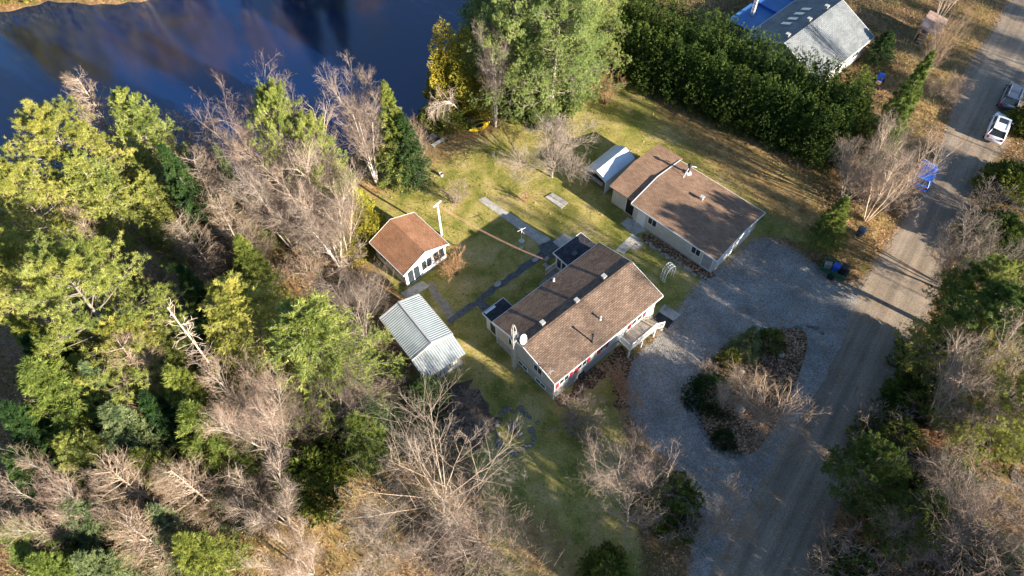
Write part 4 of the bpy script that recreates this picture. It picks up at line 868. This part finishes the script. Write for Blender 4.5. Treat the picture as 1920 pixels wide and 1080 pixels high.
    if n4: L4, _, _ = children(L3, n4, .62, 40, .06 if style != 'arch' else -.3, g, .15, 3, .08, .3); parts.append(L4)
    if style not in ('spire', 'bush', 'snag') and key not in ('maple', 'sapling'): L5, _, _ = children(L4, 2, .7, 30, .08 if style != 'arch' else -.3, g, .1, 3, .08, .3); parts.append(L5)
    TT = []
    for Q, w_ in zip(parts, (tw*1.0, tw*.7, tw*.55)):
        A = Q[:, 0]; Bm = Q[:, 1]; C_ = Q[:, 2]; sd_ = unit(np.cross(C_-A, g.normal(0, 1, A.shape)))*w_/2
        TT += [np.stack([A-sd_, A+sd_, Bm+sd_*.8], 1), np.stack([A-sd_, Bm+sd_*.8, Bm-sd_*.8], 1), np.stack([Bm-sd_*.8, Bm+sd_*.8, C_], 1)]
    T = np.concatenate(TT); Rr = float(np.percentile(np.hypot(T[:, 2, 0], T[:, 2, 1]), 93)); H = float(np.percentile(T[:, 2, 2], 99.7)); LIB[key] = (H, Rr, [('trunk', tm), ('crown', tri_mesh('crown', T, g.uniform(0, 1, len(T)), M[twigm]))]+extra)
conifer('pine', 11, 16, 4.3, 'pine', 'pine'); conifer('pine2', 12, 15, 4.0, 'pine', 'pine')
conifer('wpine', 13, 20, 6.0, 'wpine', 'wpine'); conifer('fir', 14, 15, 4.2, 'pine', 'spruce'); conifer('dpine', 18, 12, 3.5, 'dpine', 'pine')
conifer('spruce', 15, 12, 2.6, 'spruce', 'spruce'); conifer('spruce2', 16, 10, 2.7, 'bspruce', 'spruce'); conifer('dspruce', 17, 12, 2.6, 'dspruce', 'spruce')
cedar('cedar', 21, 12, 2.6, 'cedar'); cedar('cedar2', 22, 8, 2.3, 'cedar'); cedar('shrub', 23, 2.4, 1.5, 'shrub', 1100, .16, .08); cedar('mugo', 24, 1.8, 1.9, 'dspruce', 1500, .2, .07)
cedar('gshrub', 27, 4, 2.2, 'shrub', 1800, .3, .12)
bare('maple', 31, 18, 8, 'broad', 'bark', 'greytwig', .015); bare('maple2', 32, 15, 6, 'broad'); bare('round', 33, 8, 4.5, 'round', 'bark', 'greytwig', .022)
bare('fan', 34, 16, 5, 'fan', 'palebark', tw=.02); bare('fan2', 35, 14, 4, 'fan', 'palebark', tw=.02); bare('birch', 36, 13, 3, 'fan', 'birch', 'twig', .014); bare('spire', 37, 13, 3, 'spire', 'bark', 'tan', .016); bare('spire2', 38, 11, 3, 'spire', 'bark', 'tan', .016)
bare('bush', 39, 3, 1.6, 'bush', 'orange', 'orange', .012); bare('bush2', 40, 3, 1.8, 'bush', 'bark', 'twig', .012); bare('arch', 41, 6, 5, 'arch', 'birch', 'greytwig', .014); bare('snag', 42, 15, 2, 'snag', 'birch', 'greytwig', .02)
bare('sapling', 43, 8, 2.4, 'broad', 'bark', 'tan', .013)
proto_used = {}
def plant(key, px, py, h, r, label, cat=None, group=None, name=None, rot=None, tip=True, lean=None):
    H0, R0, parts = LIB[key]
    nm, ct = {'pine': ('pine_tree', 'pine tree'), 'pine2': ('pine_tree', 'pine tree'), 'wpine': ('white_pine', 'pine tree'), 'fir': ('fir_tree', 'fir tree'), 'dpine': ('pine_tree', 'pine tree'), 'spruce': ('spruce_tree', 'spruce tree'), 'spruce2': ('spruce_tree', 'spruce tree'), 'dspruce': ('spruce_tree', 'spruce tree'),
              'cedar': ('cedar_tree', 'cedar tree'), 'cedar2': ('cedar_tree', 'cedar tree'), 'birch': ('birch_clump', 'birch tree'), 'shrub': ('evergreen_shrub', 'shrub'), 'mugo': ('evergreen_shrub', 'shrub'), 'gshrub': ('evergreen_shrub', 'shrub'), 'bush': ('bare_shrub', 'shrub'), 'bush2': ('bare_shrub', 'shrub'), 'arch': ('weeping_birch', 'birch tree'), 'snag': ('dead_tree', 'dead tree')}.get(key, ('bare_tree', 'bare tree'))
    p = at(px, py, h if tip else 0); rr = random.Random(int(px*7+py*13)); t = empty(name or nm, (p.x, p.y, 0), rr.uniform(0, 6.28) if rot is None else rot, label, cat or ct, group)
    t.scale = (r/R0, r/R0, h/H0)
    if lean: t.rotation_euler = (R_(lean[0]), R_(lean[1]), t.rotation_euler.z)
    for pn, me_ in parts: o = bpy.data.objects.new(pn, me_); COL.objects.link(o); o.parent = t
    return t
# ------------------------------------------------------------------ the trees and shrubs, one row each: kind, tip pixel used to find its spot, height, crown radius, label
ROWS = [
 # lakeside and western wood
 ('pine', 60, 210, 17, 4.8, 'tall yellow-green pine at the lake edge, highest at the left border'),
 ('fir', 228, 178, 16, 4.2, 'pointed yellow-green fir right of the tall tan birch by the lake'),
 ('spire', 140, 130, 17, 2.6, 'tall tan bare tree rising between the lakeside pine and fir'),
 ('fir', 150, 290, 15, 4.2, 'yellow-green fir behind the lakeside pine and fir, further from the water'),
 ('pine2', 10, 320, 15, 3.8, 'darker pine cut by the left border above the broad pine'),
 ('pine', 85, 500, 18, 5.4, 'broadest yellow-green pine, in the middle of the left border'),
 ('fir', 200, 590, 13, 3.8, 'paler fir below and right of the broadest pine'),
 ('spire2', 118, 385, 12, 1.8, 'pale tan bare tree between the upper pines and the broadest pine'),
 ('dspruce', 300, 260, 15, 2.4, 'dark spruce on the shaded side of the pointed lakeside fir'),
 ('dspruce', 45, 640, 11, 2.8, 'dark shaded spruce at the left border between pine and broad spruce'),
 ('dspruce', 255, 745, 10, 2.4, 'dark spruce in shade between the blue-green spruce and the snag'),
 ('bush2', 300, 560, 5, 2.6, 'bare thicket at the shaded foot of the broadest pine'),
 ('spire2', 255, 480, 10, 2.4, 'shaded bare tree between broadest pine and dark slim spruce'),
 ('bush2', 20, 600, 6, 3.0, 'shaded bare thicket below the broadest pine at the left border'),
 ('spruce', 40, 690, 14, 4.6, 'broad spruce at the left border below the broadest pine'),
 ('spruce', 25, 590, 12, 2.8, 'sunlit spruce squeezed between the broadest pine and the left border'),
 ('spire', 60, 745, 10, 2.0, 'thin tan tree in front of the broad left border spruce'),
 ('pine2', -15, 470, 16, 3.8, 'pine cut by the left border beside the broadest pine'),
 ('dspruce', -10, 770, 12, 3.0, 'dark spruce cut by the left border behind the broad spruce'),
 ('spruce2', 180, 770, 11, 3.3, 'blue-green spruce right of the broad left border spruce'),
 ('spruce', 345, 765, 11, 3.2, 'bright green spruce below the snag foot, left of the big bare maple'),
 ('spruce', 305, 685, 12, 3.0, 'yellowish spruce between the tan tree and the dead snag'),
 ('spruce2', 145, 675, 12, 2.2, 'slim blue-green spruce behind the tan tree on the left'),
 ('spruce2', 100, 950, 9, 2.9, 'low blue-green spruce near the lower left corner'),
 ('spruce', 5, 975, 10, 3.1, 'green spruce in the lower left corner'),
 ('fir', 120, 830, 10, 3.0, 'yellow-green fir right of the broad left border spruce, above bare twigs'),
 ('spruce', 250, 850, 9, 2.6, 'green spruce among tan trees below the blue-green spruce'),
 ('spruce', 390, 640, 8, 2.2, 'green spruce behind the white snag'),
 ('spruce', 660, 770, 8, 2.4, 'green spruce beside the bare tree below the shed'),
 ('spruce2', 180, 905, 8, 2.0, 'small spruce between tan trees in the lower left'),
 ('dspruce', 20, 850, 11, 3.0, 'dark spruce in shade at the left border'),
 ('fir', 425, 515, 15, 5.0, 'left of the two great yellow-green firs in the middle wood, beside the snag'),
 ('fir', 545, 565, 15, 5.8, 'right of the two great yellow-green firs, nearest the metal roofed shed'),
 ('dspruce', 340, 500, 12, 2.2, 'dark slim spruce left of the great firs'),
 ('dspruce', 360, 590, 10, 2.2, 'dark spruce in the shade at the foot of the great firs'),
 ('spruce2', 398, 275, 13, 1.5, 'slim vivid green spruce among pale bare trees by the lake'),
 ('spruce', 470, 330, 9, 1.7, 'small green spruce half hidden in the bare clump'),
 ('spruce', 440, 445, 9, 2.3, 'small green spruce above the left great fir'),
 ('pine2', 505, 170, 17, 2.6, 'lakeside pine rising right of the grey bare tree'),
 ('pine', 570, 225, 15, 2.7, 'second lakeside pine right of the grey bare tree'),
 ('cedar', 610, 290, 10, 2.3, 'golden cedar left of the white birch clump foot'),
 ('cedar2', 640, 345, 8, 2.4, 'golden yellow cedar nearest the garden cottage'),
 ('spruce', 715, 150, 13, 2.4, 'pointed green spruce right of the white birch clump'),
 ('dspruce', 752, 205, 10, 2.2, 'darker spruce right of the pointed spruce at the shore'),
 ('dspruce', 792, 702, 5.5, 2.2, 'small dark spruce beside the metal roofed shed'),
 ('dspruce', 690, 745, 7, 2.2, 'dark spruce behind the bare tree below the shed'),
 ('cedar', 828, 32, 11, 2.2, 'tallest golden cedar at the water edge'),
 ('cedar', 902, 75, 8.5, 2.1, 'golden cedar between the second cedar and the slim birch'),
 ('cedar', 868, 45, 10.5, 2.5, 'second golden cedar right of the tallest one'),
 ('cedar2', 835, 95, 6.5, 2.1, 'golden cedar lower down the bank by the lake'),
 ('cedar2', 880, 98, 6, 2.2, 'rounded golden cedar above the yellow kayak'),
 ('cedar2', 925, 105, 5.5, 1.7, 'green gold cedar beside the small birch'),
 ('gshrub', 1035, 150, 4.5, 2.6, 'pale green shrub at the foot of the white pines'),
 ('gshrub', 985, 150, 4, 2.2, 'low evergreen under the left white pine beside the lawn'),
 ('gshrub', 1085, 105, 4.5, 2.4, 'low evergreen between the white pines and the russet bush'),
 ('shrub', 838, 200, 2.6, 2.0, 'dark evergreen shrub under the arching birch'),
 ('shrub', 805, 195, 2.6, 1.4, 'evergreen shrub at the shore left of the arching birch'),
 ('wpine', 955, -120, 20, 4.8, 'huge pale green white pine at the top, left one'),
 ('wpine', 1048, -110, 20, 4.8, 'huge pale green white pine at the top, beside the hedge'),
 ('wpine', 1003, -20, 14, 3.8, 'lower white pine in front of the two huge ones'),
 ('wpine', 1085, 10, 12, 4.0, 'pale green white pine in front, nearest the russet bush'),
 ('wpine', 945, 15, 11, 3.2, 'pale green white pine behind the slim birch'),
 ('wpine', 900, -120, 17, 3.2, 'white pine reaching over the water at the top'),
 ('wpine', 1120, -150, 18, 4.2, 'white pine at the top border beyond the hedge end'),
 ('birch', 922, 40, 13, 1.6, 'slim birch standing in front of the white pines'),
 ('birch', 655, 132, 14, 2.5, 'clump of tall white birches between cottage and lake'),
 ('birch', 585, 350, 11, 2.9, 'white birches with forked stems left of the cottage'),
 ('maple2', 415, 135, 18, 5.0, 'large grey bare tree fanning over the lake'),
 ('fan', 520, 215, 15, 4.3, 'pale multi stemmed bare tree in front of the lakeside pines'),
 ('fan2', 465, 265, 14, 3.4, 'pale bare clump left of the multi stemmed tree'),
 ('fan', 590, 300, 13, 3.2, 'tangled bare clump behind the forked white birches'),
 ('fan2', 540, 330, 11, 3.0, 'bare clump with straight pale stems above the great firs'),
 ('spire', 345, 285, 13, 3.0, 'tan feathery bare tree below the slim vivid spruce'),
 ('spire2', 395, 370, 11, 3.2, 'tan feathery bare tree above the left great fir'),
 ('spire', 335, 400, 11, 2.6, 'tan feathery bare tree beside the dark slim spruce'),
 ('fir', 265, 330, 11, 2.8, 'yellow-green fir between the lakeside evergreens and the tan feathery trees'),
 ('fan2', 330, 215, 11, 3.0, 'purplish bare tree at the lake left of the grey one'),
 ('fan2', 265, 210, 10, 2.2, 'low purplish bare tree at the lake behind the pine'),
 ('sapling', 762, 222, 8, 2.0, 'small pale bare tree on the lawn edge below the pointed spruce'),
 ('bush2', 785, 270, 1.0, .5, 'tiny bare bush left of the black fire pit'),
 ('arch', 868, 226, 5, 3.6, 'grey birch arching down over the shore', R_(172)),
 ('maple2', 650, 530, 11, 4.2, 'bare pinkish tree behind the metal roofed shed'),
 ('fan', 430, 715, 13, 3.0, 'large bare tree leaning out below the left great fir'),
 ('maple2', 485, 700, 12, 3.5, 'bare tree with purplish twigs below the great firs'),
 ('maple2', 600, 705, 11, 4.0, 'bare tree between the great firs and the maple'),
 ('snag', 305, 570, 15, 1.6, 'white dead spruce snag pointing to the upper left'),
 ('spire', 205, 645, 13, 2.8, 'tan feathery tree left of the yellowish spruce'),
 ('spire2', 200, 870, 12, 3.0, 'tan feathery tree below the blue-green spruce'),
 ('spire', 325, 880, 11, 2.9, 'tan feathery tree in the lower left, right of its neighbour'),
 ('spire2', 230, 985, 10, 3.0, 'tan feathery tree near the bottom border left'),
 ('spruce', 335, 1010, 9, 2.4, 'green spruce at the bottom border among tan trees'),
 ('spruce2', 270, 960, 9, 2.2, 'blue-green spruce among tan trees at the lower left'),
 ('spruce', 60, 1050, 9, 2.6, 'bright spruce in the very corner at lower left'),
 ('dspruce', 400, 930, 6, 1.6, 'small dark spruce between the tan trees and the clearing'),
 ('spruce2', 150, 1045, 9, 2.4, 'blue-green spruce at the bottom border left'),
 ('fan2', 460, 895, 10, 2.6, 'small white stemmed bare tree above the leaf covered clearing'),
 ('fan', 20, 905, 12, 2.6, 'bare white stemmed tree low on the left border'),
 ('fan2', 130, 905, 10, 1.8, 'bare fan of white twigs between lower left spruces'),
 ('fan2', 520, 1010, 9, 2.2, 'bare tree at the bottom border left of the maple'),
 ('maple', 795, 860, 15, 7.2, 'largest bare tree with spreading pale limbs at the bottom'),
 ('maple2', 895, 945, 11, 4.6, 'bare tree at the bottom right of the largest bare tree'),
 ('round', 690, 985, 8, 3.4, 'low bare tree left under the largest bare tree'),
 ('gshrub', 560, 870, 4.5, 2.6, 'olive evergreen shrub left of the largest bare tree'),
 ('gshrub', 640, 800, 4, 2.4, 'olive evergreen shrub below the bare tree by the wood edge'),
 ('gshrub', 890, 1065, 2.8, 1.5, 'yellow-green shrub at the bottom border under the largest bare tree'),
 ('bush2', 520, 800, 4, 2.6, 'grey thicket under the bare trees in the middle wood'),
 ('bush2', 480, 500, 4, 2.6, 'tan thicket above the great firs'),
 ('bush2', 380, 460, 4, 2.4, 'tan thicket beside the left great fir'),
 ('bush2', 700, 640, 3.5, 2.2, 'grey thicket against the wooded side of the shed'),
 ('bush2', 735, 690, 3, 1.9, 'pinkish thicket at the corner of the shed'),
 ('bush2', 640, 450, 3.5, 2.2, 'grey thicket left of the cottage'),
 ('bush2', 560, 470, 3.5, 2.4, 'pale thicket at the feet of the forked white birches'),
 # yard
 ('round', 1040, 228, 7.5, 4.6, 'round grey apple tree on the lawn above the pale tent'),
 ('bush', 1142, 137, 4.2, 1.9, 'russet bare bush in the lawn near the hedge'),
 ('bush2', 852, 345, 2.8, 1.5, 'thin bare sapling on the lawn behind the T pole'),
 ('bush', 848, 475, 3.2, 1.7, 'tan bare lilac beside the cottage front'),
 ('bush', 985, 362, 1.3, .7, 'small reddish round bush on the sunlit lawn'),
 ('gshrub', 1785, 655, 4.5, 2.6, 'bright green leafy tree at the road edge opposite the driveway'),
 # driveway island
 ('shrub', 1377, 655, 2.4, .9, 'yellow-green upright shrub at the upper left of the island'),
 ('spruce2', 1418, 618, 4.2, 1.5, 'small pale blue spruce at the head of the island'),
 ('shrub', 1455, 622, 2.2, 1.2, 'olive round shrub right of the small blue spruce'),
 ('mugo', 1340, 725, 2.0, 1.9, 'dark green spreading shrub on the left of the island'),
 ('mugo', 1362, 815, 1.4, .9, 'small dark shrub at the lower end of the island'),
 ('bush', 1400, 650, 1.6, 1.2, 'russet twiggy bush among stones of the island'),
 ('bush2', 1330, 680, 1.4, 1.0, 'grey twiggy bush on the island left edge'),
 ('sapling', 1460, 730, 7, 3.4, 'bare wide tree in the island leaning toward the road'),
 ('fan2', 1385, 715, 5.5, 1.4, 'white stemmed bare sapling in the island'),
 # in front of the house
 ('maple2', 1215, 890, 11, 4.0, 'bluish bare tree in shade below the gravel drive'),
 ('gshrub', 1265, 920, 4, 2.2, 'dark evergreen beside the shaded bare tree'),
 ('sapling', 1395, 940, 8, 2.0, 'slim bare tree leaning over the road at the bottom'),
 ('bush2', 1085, 755, 3, 2.2, 'bare grey shrub in front of the lowest house corner'),
 ('bush2', 1110, 800, 2.6, 1.6, 'bare grey shrub on the front lawn beside the drive'),
 ('bush2', 1200, 800, 2.0, 1.2, 'bare shrub at the bend of the drive'),
 ('bush2', 1290, 950, 3.5, 2.6, 'bare shaded shrub between the bluish tree and the road'),
 ('gshrub', 1140, 1060, 2.5, 1.6, 'green shrub at the bottom border below the bluish tree'),
 # strip between the yards and the road
 ('spruce', 1748, 95, 13, 2.0, 'tall narrow yellow-green spruce between neighbour and road'),
 ('spruce', 1700, 200, 9, 2.3, 'yellow-green spruce below the tall narrow one'),
 ('fan', 1730, 240, 12, 3.0, 'pale bare tree fanning over the blue car'),
 ('fan2', 1650, 255, 9, 3.0, 'bare tree left of the one over the blue car'),
 ('sapling', 1812, 0, 13, 1.5, 'pale bare stem leaning past the wood shed'),
 ('fan2', 1850, -130, 12, 2.0, 'bare stems behind the wood shed at the top'),
 ('round', 1800, 140, 4, 2.0, 'low bare tree between the wood shed and the road'),
 ('bush2', 1690, 235, 3.5, 2.2, 'pinkish thicket below the garden tractor'),
 ('bush2', 1640, 320, 4, 2.6, 'thicket at the corner of the hedge'),
 ('bush', 1602, 128, 2, 1.1, 'golden brown bush at the neighbour wall'),
 ('spruce', 1590, 372, 7, 2.0, 'green spruce standing above the green trailer'),
 ('dspruce', 1670, 60, 4, 2.0, 'dark round spruce right of the neighbouring house'),
 ('gshrub', 1600, 160, 3, 2.0, 'evergreen bush at the road end of the hedge'),
 ('bush2', 1700, 350, 3.5, 2.4, 'bare thicket on the verge beside the blue car'),
 ('bush2', 862, 752, 1.8, 1.5, 'dark bare shrub in the shaded bed beside the small dark spruce'),
 ('bush2', 900, 790, 1.6, 1.4, 'dark bare shrub in the leaf bed nearest the ring of rocks'),
 ('bush2', 850, 800, 1.6, 1.4, 'dark bare shrub at the lower end of the leaf bed'),
 ('bush2', 880, 735, 1.4, 1.1, 'low dark shrub at the upper end of the leaf bed'),
 # east of the road
 ('gshrub', 1700, 800, 4, 2.4, 'olive green shrub at the road between bright and dark evergreens'),
 ('gshrub', 1840, 700, 4, 2.4, 'yellow-green shrub under the leaning bare tree on the right'),
 ('shrub', 1690, 960, 3.5, 2.2, 'green shrub on the bank below the dark pines'),
 ('gshrub', 1800, 880, 4, 2.4, 'green shrub on the golden verge beside the crooked bare tree'),
 ('shrub', 1620, 1060, 3, 2.0, 'green shrub at the bottom border right of the road'),
 ('pine', 1890, 500, 10, 2.6, 'yellow-green pine under the white boat at the right border'),
 ('gshrub', 1915, 310, 3.5, 2.4, 'dark leafy shrub below the parked white car'),
 ('bush2', 1880, 350, 4, 2.8, 'tan thicket on the east verge below the parked cars'),
 ('gshrub', 1900, 410, 4, 2.8, 'green shrub at the right border above the white boat'),
 ('gshrub', 1945, 200, 3, 1.8, 'dark shrub beside the parked dark car'),
 ('fan2', 1890, 430, 9, 3.0, 'bare tree in front of the white boat'),
 ('round', 1840, 455, 7, 3.2, 'bare crooked tree left of the white boat'),
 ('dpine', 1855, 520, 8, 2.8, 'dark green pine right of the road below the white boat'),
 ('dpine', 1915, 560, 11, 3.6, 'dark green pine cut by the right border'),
 ('pine', 1795, 610, 8, 2.6, 'yellow-green pine at the road opposite the driveway mouth'),
 ('pine2', 1865, 630, 9, 2.9, 'second yellow-green pine right of the driveway mouth'),
 ('gshrub', 1800, 700, 5, 3.0, 'olive shrub with tan twigs on the east verge'),
 ('gshrub', 1745, 745, 3.6, 2.2, 'green leafy shrub at the road below the bright pines'),
 ('bush2', 1765, 660, 4, 2.6, 'tan thicket between the bright pines and the road'),
 ('fan', 1925, 645, 14, 3.4, 'bare tree fanning up at the right border'),
 ('maple2', 1960, 900, 15, 5.0, 'dark bare tree leaning over the lane in the lower right'),
 ('fan2', 1880, 700, 11, 2.6, 'leaning bare tree beside the pale car'),
 ('pine', 1940, 720, 12, 3.0, 'pale green pine over the pale car at the right border'),
 ('dpine', 1655, 850, 9, 2.4, 'pine in shade-dark green at the road in the lower right'),
 ('dpine', 1750, 950, 9, 2.2, 'pine in shade-dark green below and right of its neighbour'),
 ('bush2', 1680, 780, 4.5, 3.2, 'shaded bare thicket above the dark pines'),
 ('gshrub', 1880, 770, 4, 3, 'golden green shrub left of the lane'),
 ('bush', 1810, 800, 4, 3.2, 'golden brown thicket in the lower right'),
 ('bush', 1740, 820, 3.5, 2.6, 'russet thicket right of the dark pines'),
 ('bush2', 1800, 1000, 5, 3.4, 'bluish bare thicket at the bottom right'),
 ('bush2', 1590, 1030, 4, 3.2, 'shaded bare thicket at the bottom beside the road'),
 ('bush', 1640, 980, 3, 2.4, 'russet thicket under the dark pines'),
 ('gshrub', 1895, 1040, 4.5, 2.8, 'dark green shrub in the lower right corner'),
 ('round', 1830, 880, 7, 3.4, 'crooked bare tree on the golden verge'),
 ('bush2', 1700, 1060, 4, 2.6, 'thicket at the bottom border right of the road'),
]
for k_, px, py, h, r, lb, *ex in ROWS: plant(k_, px, py, h, r, lb, tip=not ex, rot=ex[0] if ex else None)
# hydrangea row by the driveway
hr_ = plant('bush', 1167, 722, 1.3, .8, 'long low brown hydrangea row along the gravel in front of the house'); hr_.name = 'hydrangea_row'; hr_.scale = (1.5, .55, .5); hr_.rotation_euler.z = R_(112)
# trees outside the frame that shade the road and make the reflection on the lake
for i, (x, y, h, r, k_) in enumerate([(23, 1, 15, 4.2, 'fir'), (25, -5, 17, 4.5, 'pine'), (31, 2, 14.5, 4.2, 'fir'), (31, -6, 18, 4.5, 'fir'), (40, 3, 14, 3.6, 'pine2'), (28, 1, 15.5, 4.5, 'pine'), (34, -2, 16, 4.5, 'fir'), (37, 2, 15, 4, 'fir'), (42, -1, 16, 4, 'maple'), (46, 1, 15, 3.4, 'pine2'), (50, -2, 17, 4, 'maple'), (53, 2, 18, 1.5, 'snag'), (55, 4, 18, 4, 'maple'), (58, 7, 18, 1.5, 'snag'), (59, 10, 17, 2.4, 'birch'), (63, 9, 18, 1.5, 'snag'), (64, 15, 17, 1.4, 'snag'), (67, 22, 17, 1.5, 'snag'), (66, 26, 16, 2.0, 'birch'), (66, 30, 17, 3.4, 'maple'), (70, 27, 17, 1.5, 'snag'), (66, 36, 16, 3.0, 'maple'), (70, 33, 17, 2.2, 'birch'), (69, 39, 16, 1.5, 'snag'), (73, 43, 16, 3.4, 'maple'), (78, 38, 18, 2.2, 'birch'), (72, 47, 16, 1.5, 'snag'), (75, 50, 16, 2.6, 'pine'), (80, 46, 18, 3.6, 'maple'), (85, 40, 18, 3, 'fir'), (79, 56, 16, 3.6, 'maple'), (77, 53, 17, 1.5, 'snag'), (88, 48, 18, 2.6, 'birch'), (83, 62, 16, 3.4, 'maple'), (86, 58, 17, 1.5, 'snag'), (90, 55, 17, 3, 'fir'), (96, 61, 17, 4, 'maple2')]):
    t = plant(k_, 0, 0, h, r, ['evergreen tree beyond the right hand side of the lane', 'bare tree beyond the right hand side of the lane'][k_ not in ('pine', 'pine2', 'fir')], group=['evergreens beyond the lane', 'bare trees beyond the lane'][k_ not in ('pine', 'pine2', 'fir')]); t.location = (x, y, 0)
for i, (px, py, h, r, k_) in enumerate([(20, -14, 15, 3, 'cedar'), (90, -28, 16, 3.4, 'cedar'), (150, -34, 17, 3.6, 'maple2'), (215, -45, 15, 3.2, 'cedar'), (250, -40, 16, 2.4, 'birch'), (320, -52, 17, 3.4, 'spire'), (380, -55, 16, 3.4, 'maple2'), (440, -55, 16, 2.4, 'birch'), (500, -60, 15, 3, 'maple2'), (545, -70, 17, 3.4, 'dspruce'), (600, -85, 15, 3, 'dspruce'), (670, -100, 12, 3, 'maple2'), (60, -70, 17, 4, 'cedar'), (120, -80, 17, 4, 'maple2'), (300, -95, 18, 4, 'cedar')]):
    t = plant(k_, px, py, h, r, 'tree on the far shore of the lake', group='trees on the far shore', tip=False)

# ------------------------------------------------------------------ the cedar hedge, one continuous crown
def hedge():
    g = np.random.default_rng(77); a = at(1128, 138); b = at(1552, 328); d = b-a; L = d.length; d = d/L; n = Vector((d.y, -d.x, 0));
    if n.y < 0: n = -n
    t = empty('cedar_hedge', a, 0, 'tall dark cedar hedge running from the lake to the road', 'hedge'); Ts = []; Rs = []; tr = []
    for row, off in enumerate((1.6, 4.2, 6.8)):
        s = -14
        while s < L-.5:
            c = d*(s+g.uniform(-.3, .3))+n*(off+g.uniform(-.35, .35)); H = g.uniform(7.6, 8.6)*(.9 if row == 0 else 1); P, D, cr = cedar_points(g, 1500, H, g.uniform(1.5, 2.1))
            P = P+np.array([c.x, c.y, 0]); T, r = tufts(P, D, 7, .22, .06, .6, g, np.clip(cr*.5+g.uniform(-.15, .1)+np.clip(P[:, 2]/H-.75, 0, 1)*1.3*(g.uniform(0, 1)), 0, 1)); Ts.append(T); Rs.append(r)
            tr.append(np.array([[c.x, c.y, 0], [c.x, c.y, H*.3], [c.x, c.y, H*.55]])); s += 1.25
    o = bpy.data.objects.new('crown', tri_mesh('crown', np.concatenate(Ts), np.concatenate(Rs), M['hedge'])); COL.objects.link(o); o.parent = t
    k = len(tr); o = bpy.data.objects.new('trunks', polymesh('trunks', [np.array(tr)], [np.full(k, .1)], [np.full(k, .03)], [5], M['bark'])); COL.objects.link(o); o.parent = t
hedge()
# ------------------------------------------------------------------ ground cover nobody could count
def idx_at(X, Y): return np.clip(np.searchsorted(gx, X), 0, len(gx)-1), np.clip(np.searchsorted(gy, Y), 0, len(gy)-1)
def scatter_where(n, fn, g):
    X = g.uniform(-80, 82, n); Y = g.uniform(8, 100, n); i, j = idx_at(X, Y); k = fn(lawn[j, i], grv[j, i], dry[j, i], wb[j, i]) > g.uniform(0, 1, n); return X[k], Y[k], GZ[j, i][k]
g = np.random.default_rng(5)
X, Y, Z = scatter_where(420000, lambda l, q, d_, w_: np.clip((1-l)*(1-np.clip(q*1.3, 0, 1))*(w_ < .05)*.9+l*.06+np.clip(q, 0, 1)*(q < .8)*.12+d_*.25, 0, 1), g)
n = len(X); c = np.stack([X, Y, Z+.04+g.uniform(0, .05, n)], -1); u = unit(g.normal(0, 1, (n, 3))*np.array([1, 1, .35])); v = unit(np.cross(u, g.normal(0, .3, (n, 3))+np.array([0, 0, 1]))); s_ = g.uniform(.05, .11, (n, 1))
tag_o = bpy.data.objects.new('fallen_leaves', tri_mesh('fallen_leaves', np.stack([c-u*s_, c+v*s_, c+u*s_], 1), g.uniform(0, 1, n), M['leaf'])); COL.objects.link(tag_o); tag(tag_o, kind='stuff')
X, Y, Z = scatter_where(60000, lambda l, q, d_, w_: (l < .25)*(q < .12)*(w_ < .12)*.75+d_*(l < .5)*(q < .2)*.2, g)
n = len(X); C0 = np.stack([X, Y, Z], -1); T, r = tufts(C0, np.tile(np.array([[0, 0, .9]]), (n, 1)), 7, .75, .028, .55, g, g.uniform(0, 1, n))
o = bpy.data.objects.new('undergrowth', tri_mesh('undergrowth', T, r, M['brush'])); COL.objects.link(o); tag(o, kind='stuff')
X, Y, Z = scatter_where(150000, lambda l, q, d_, w_: (l > .45)*(q < .25)*.8, g)
n = len(X); C0 = np.stack([X, Y, Z], -1); T, r = tufts(C0, np.tile(np.array([[0, 0, .9]]), (n, 1)), 3, .11, .035, .5, g, g.uniform(0, 1, n))
o = bpy.data.objects.new('grass', tri_mesh('grass', T, r, M['grass'])); COL.objects.link(o); tag(o, kind='stuff')
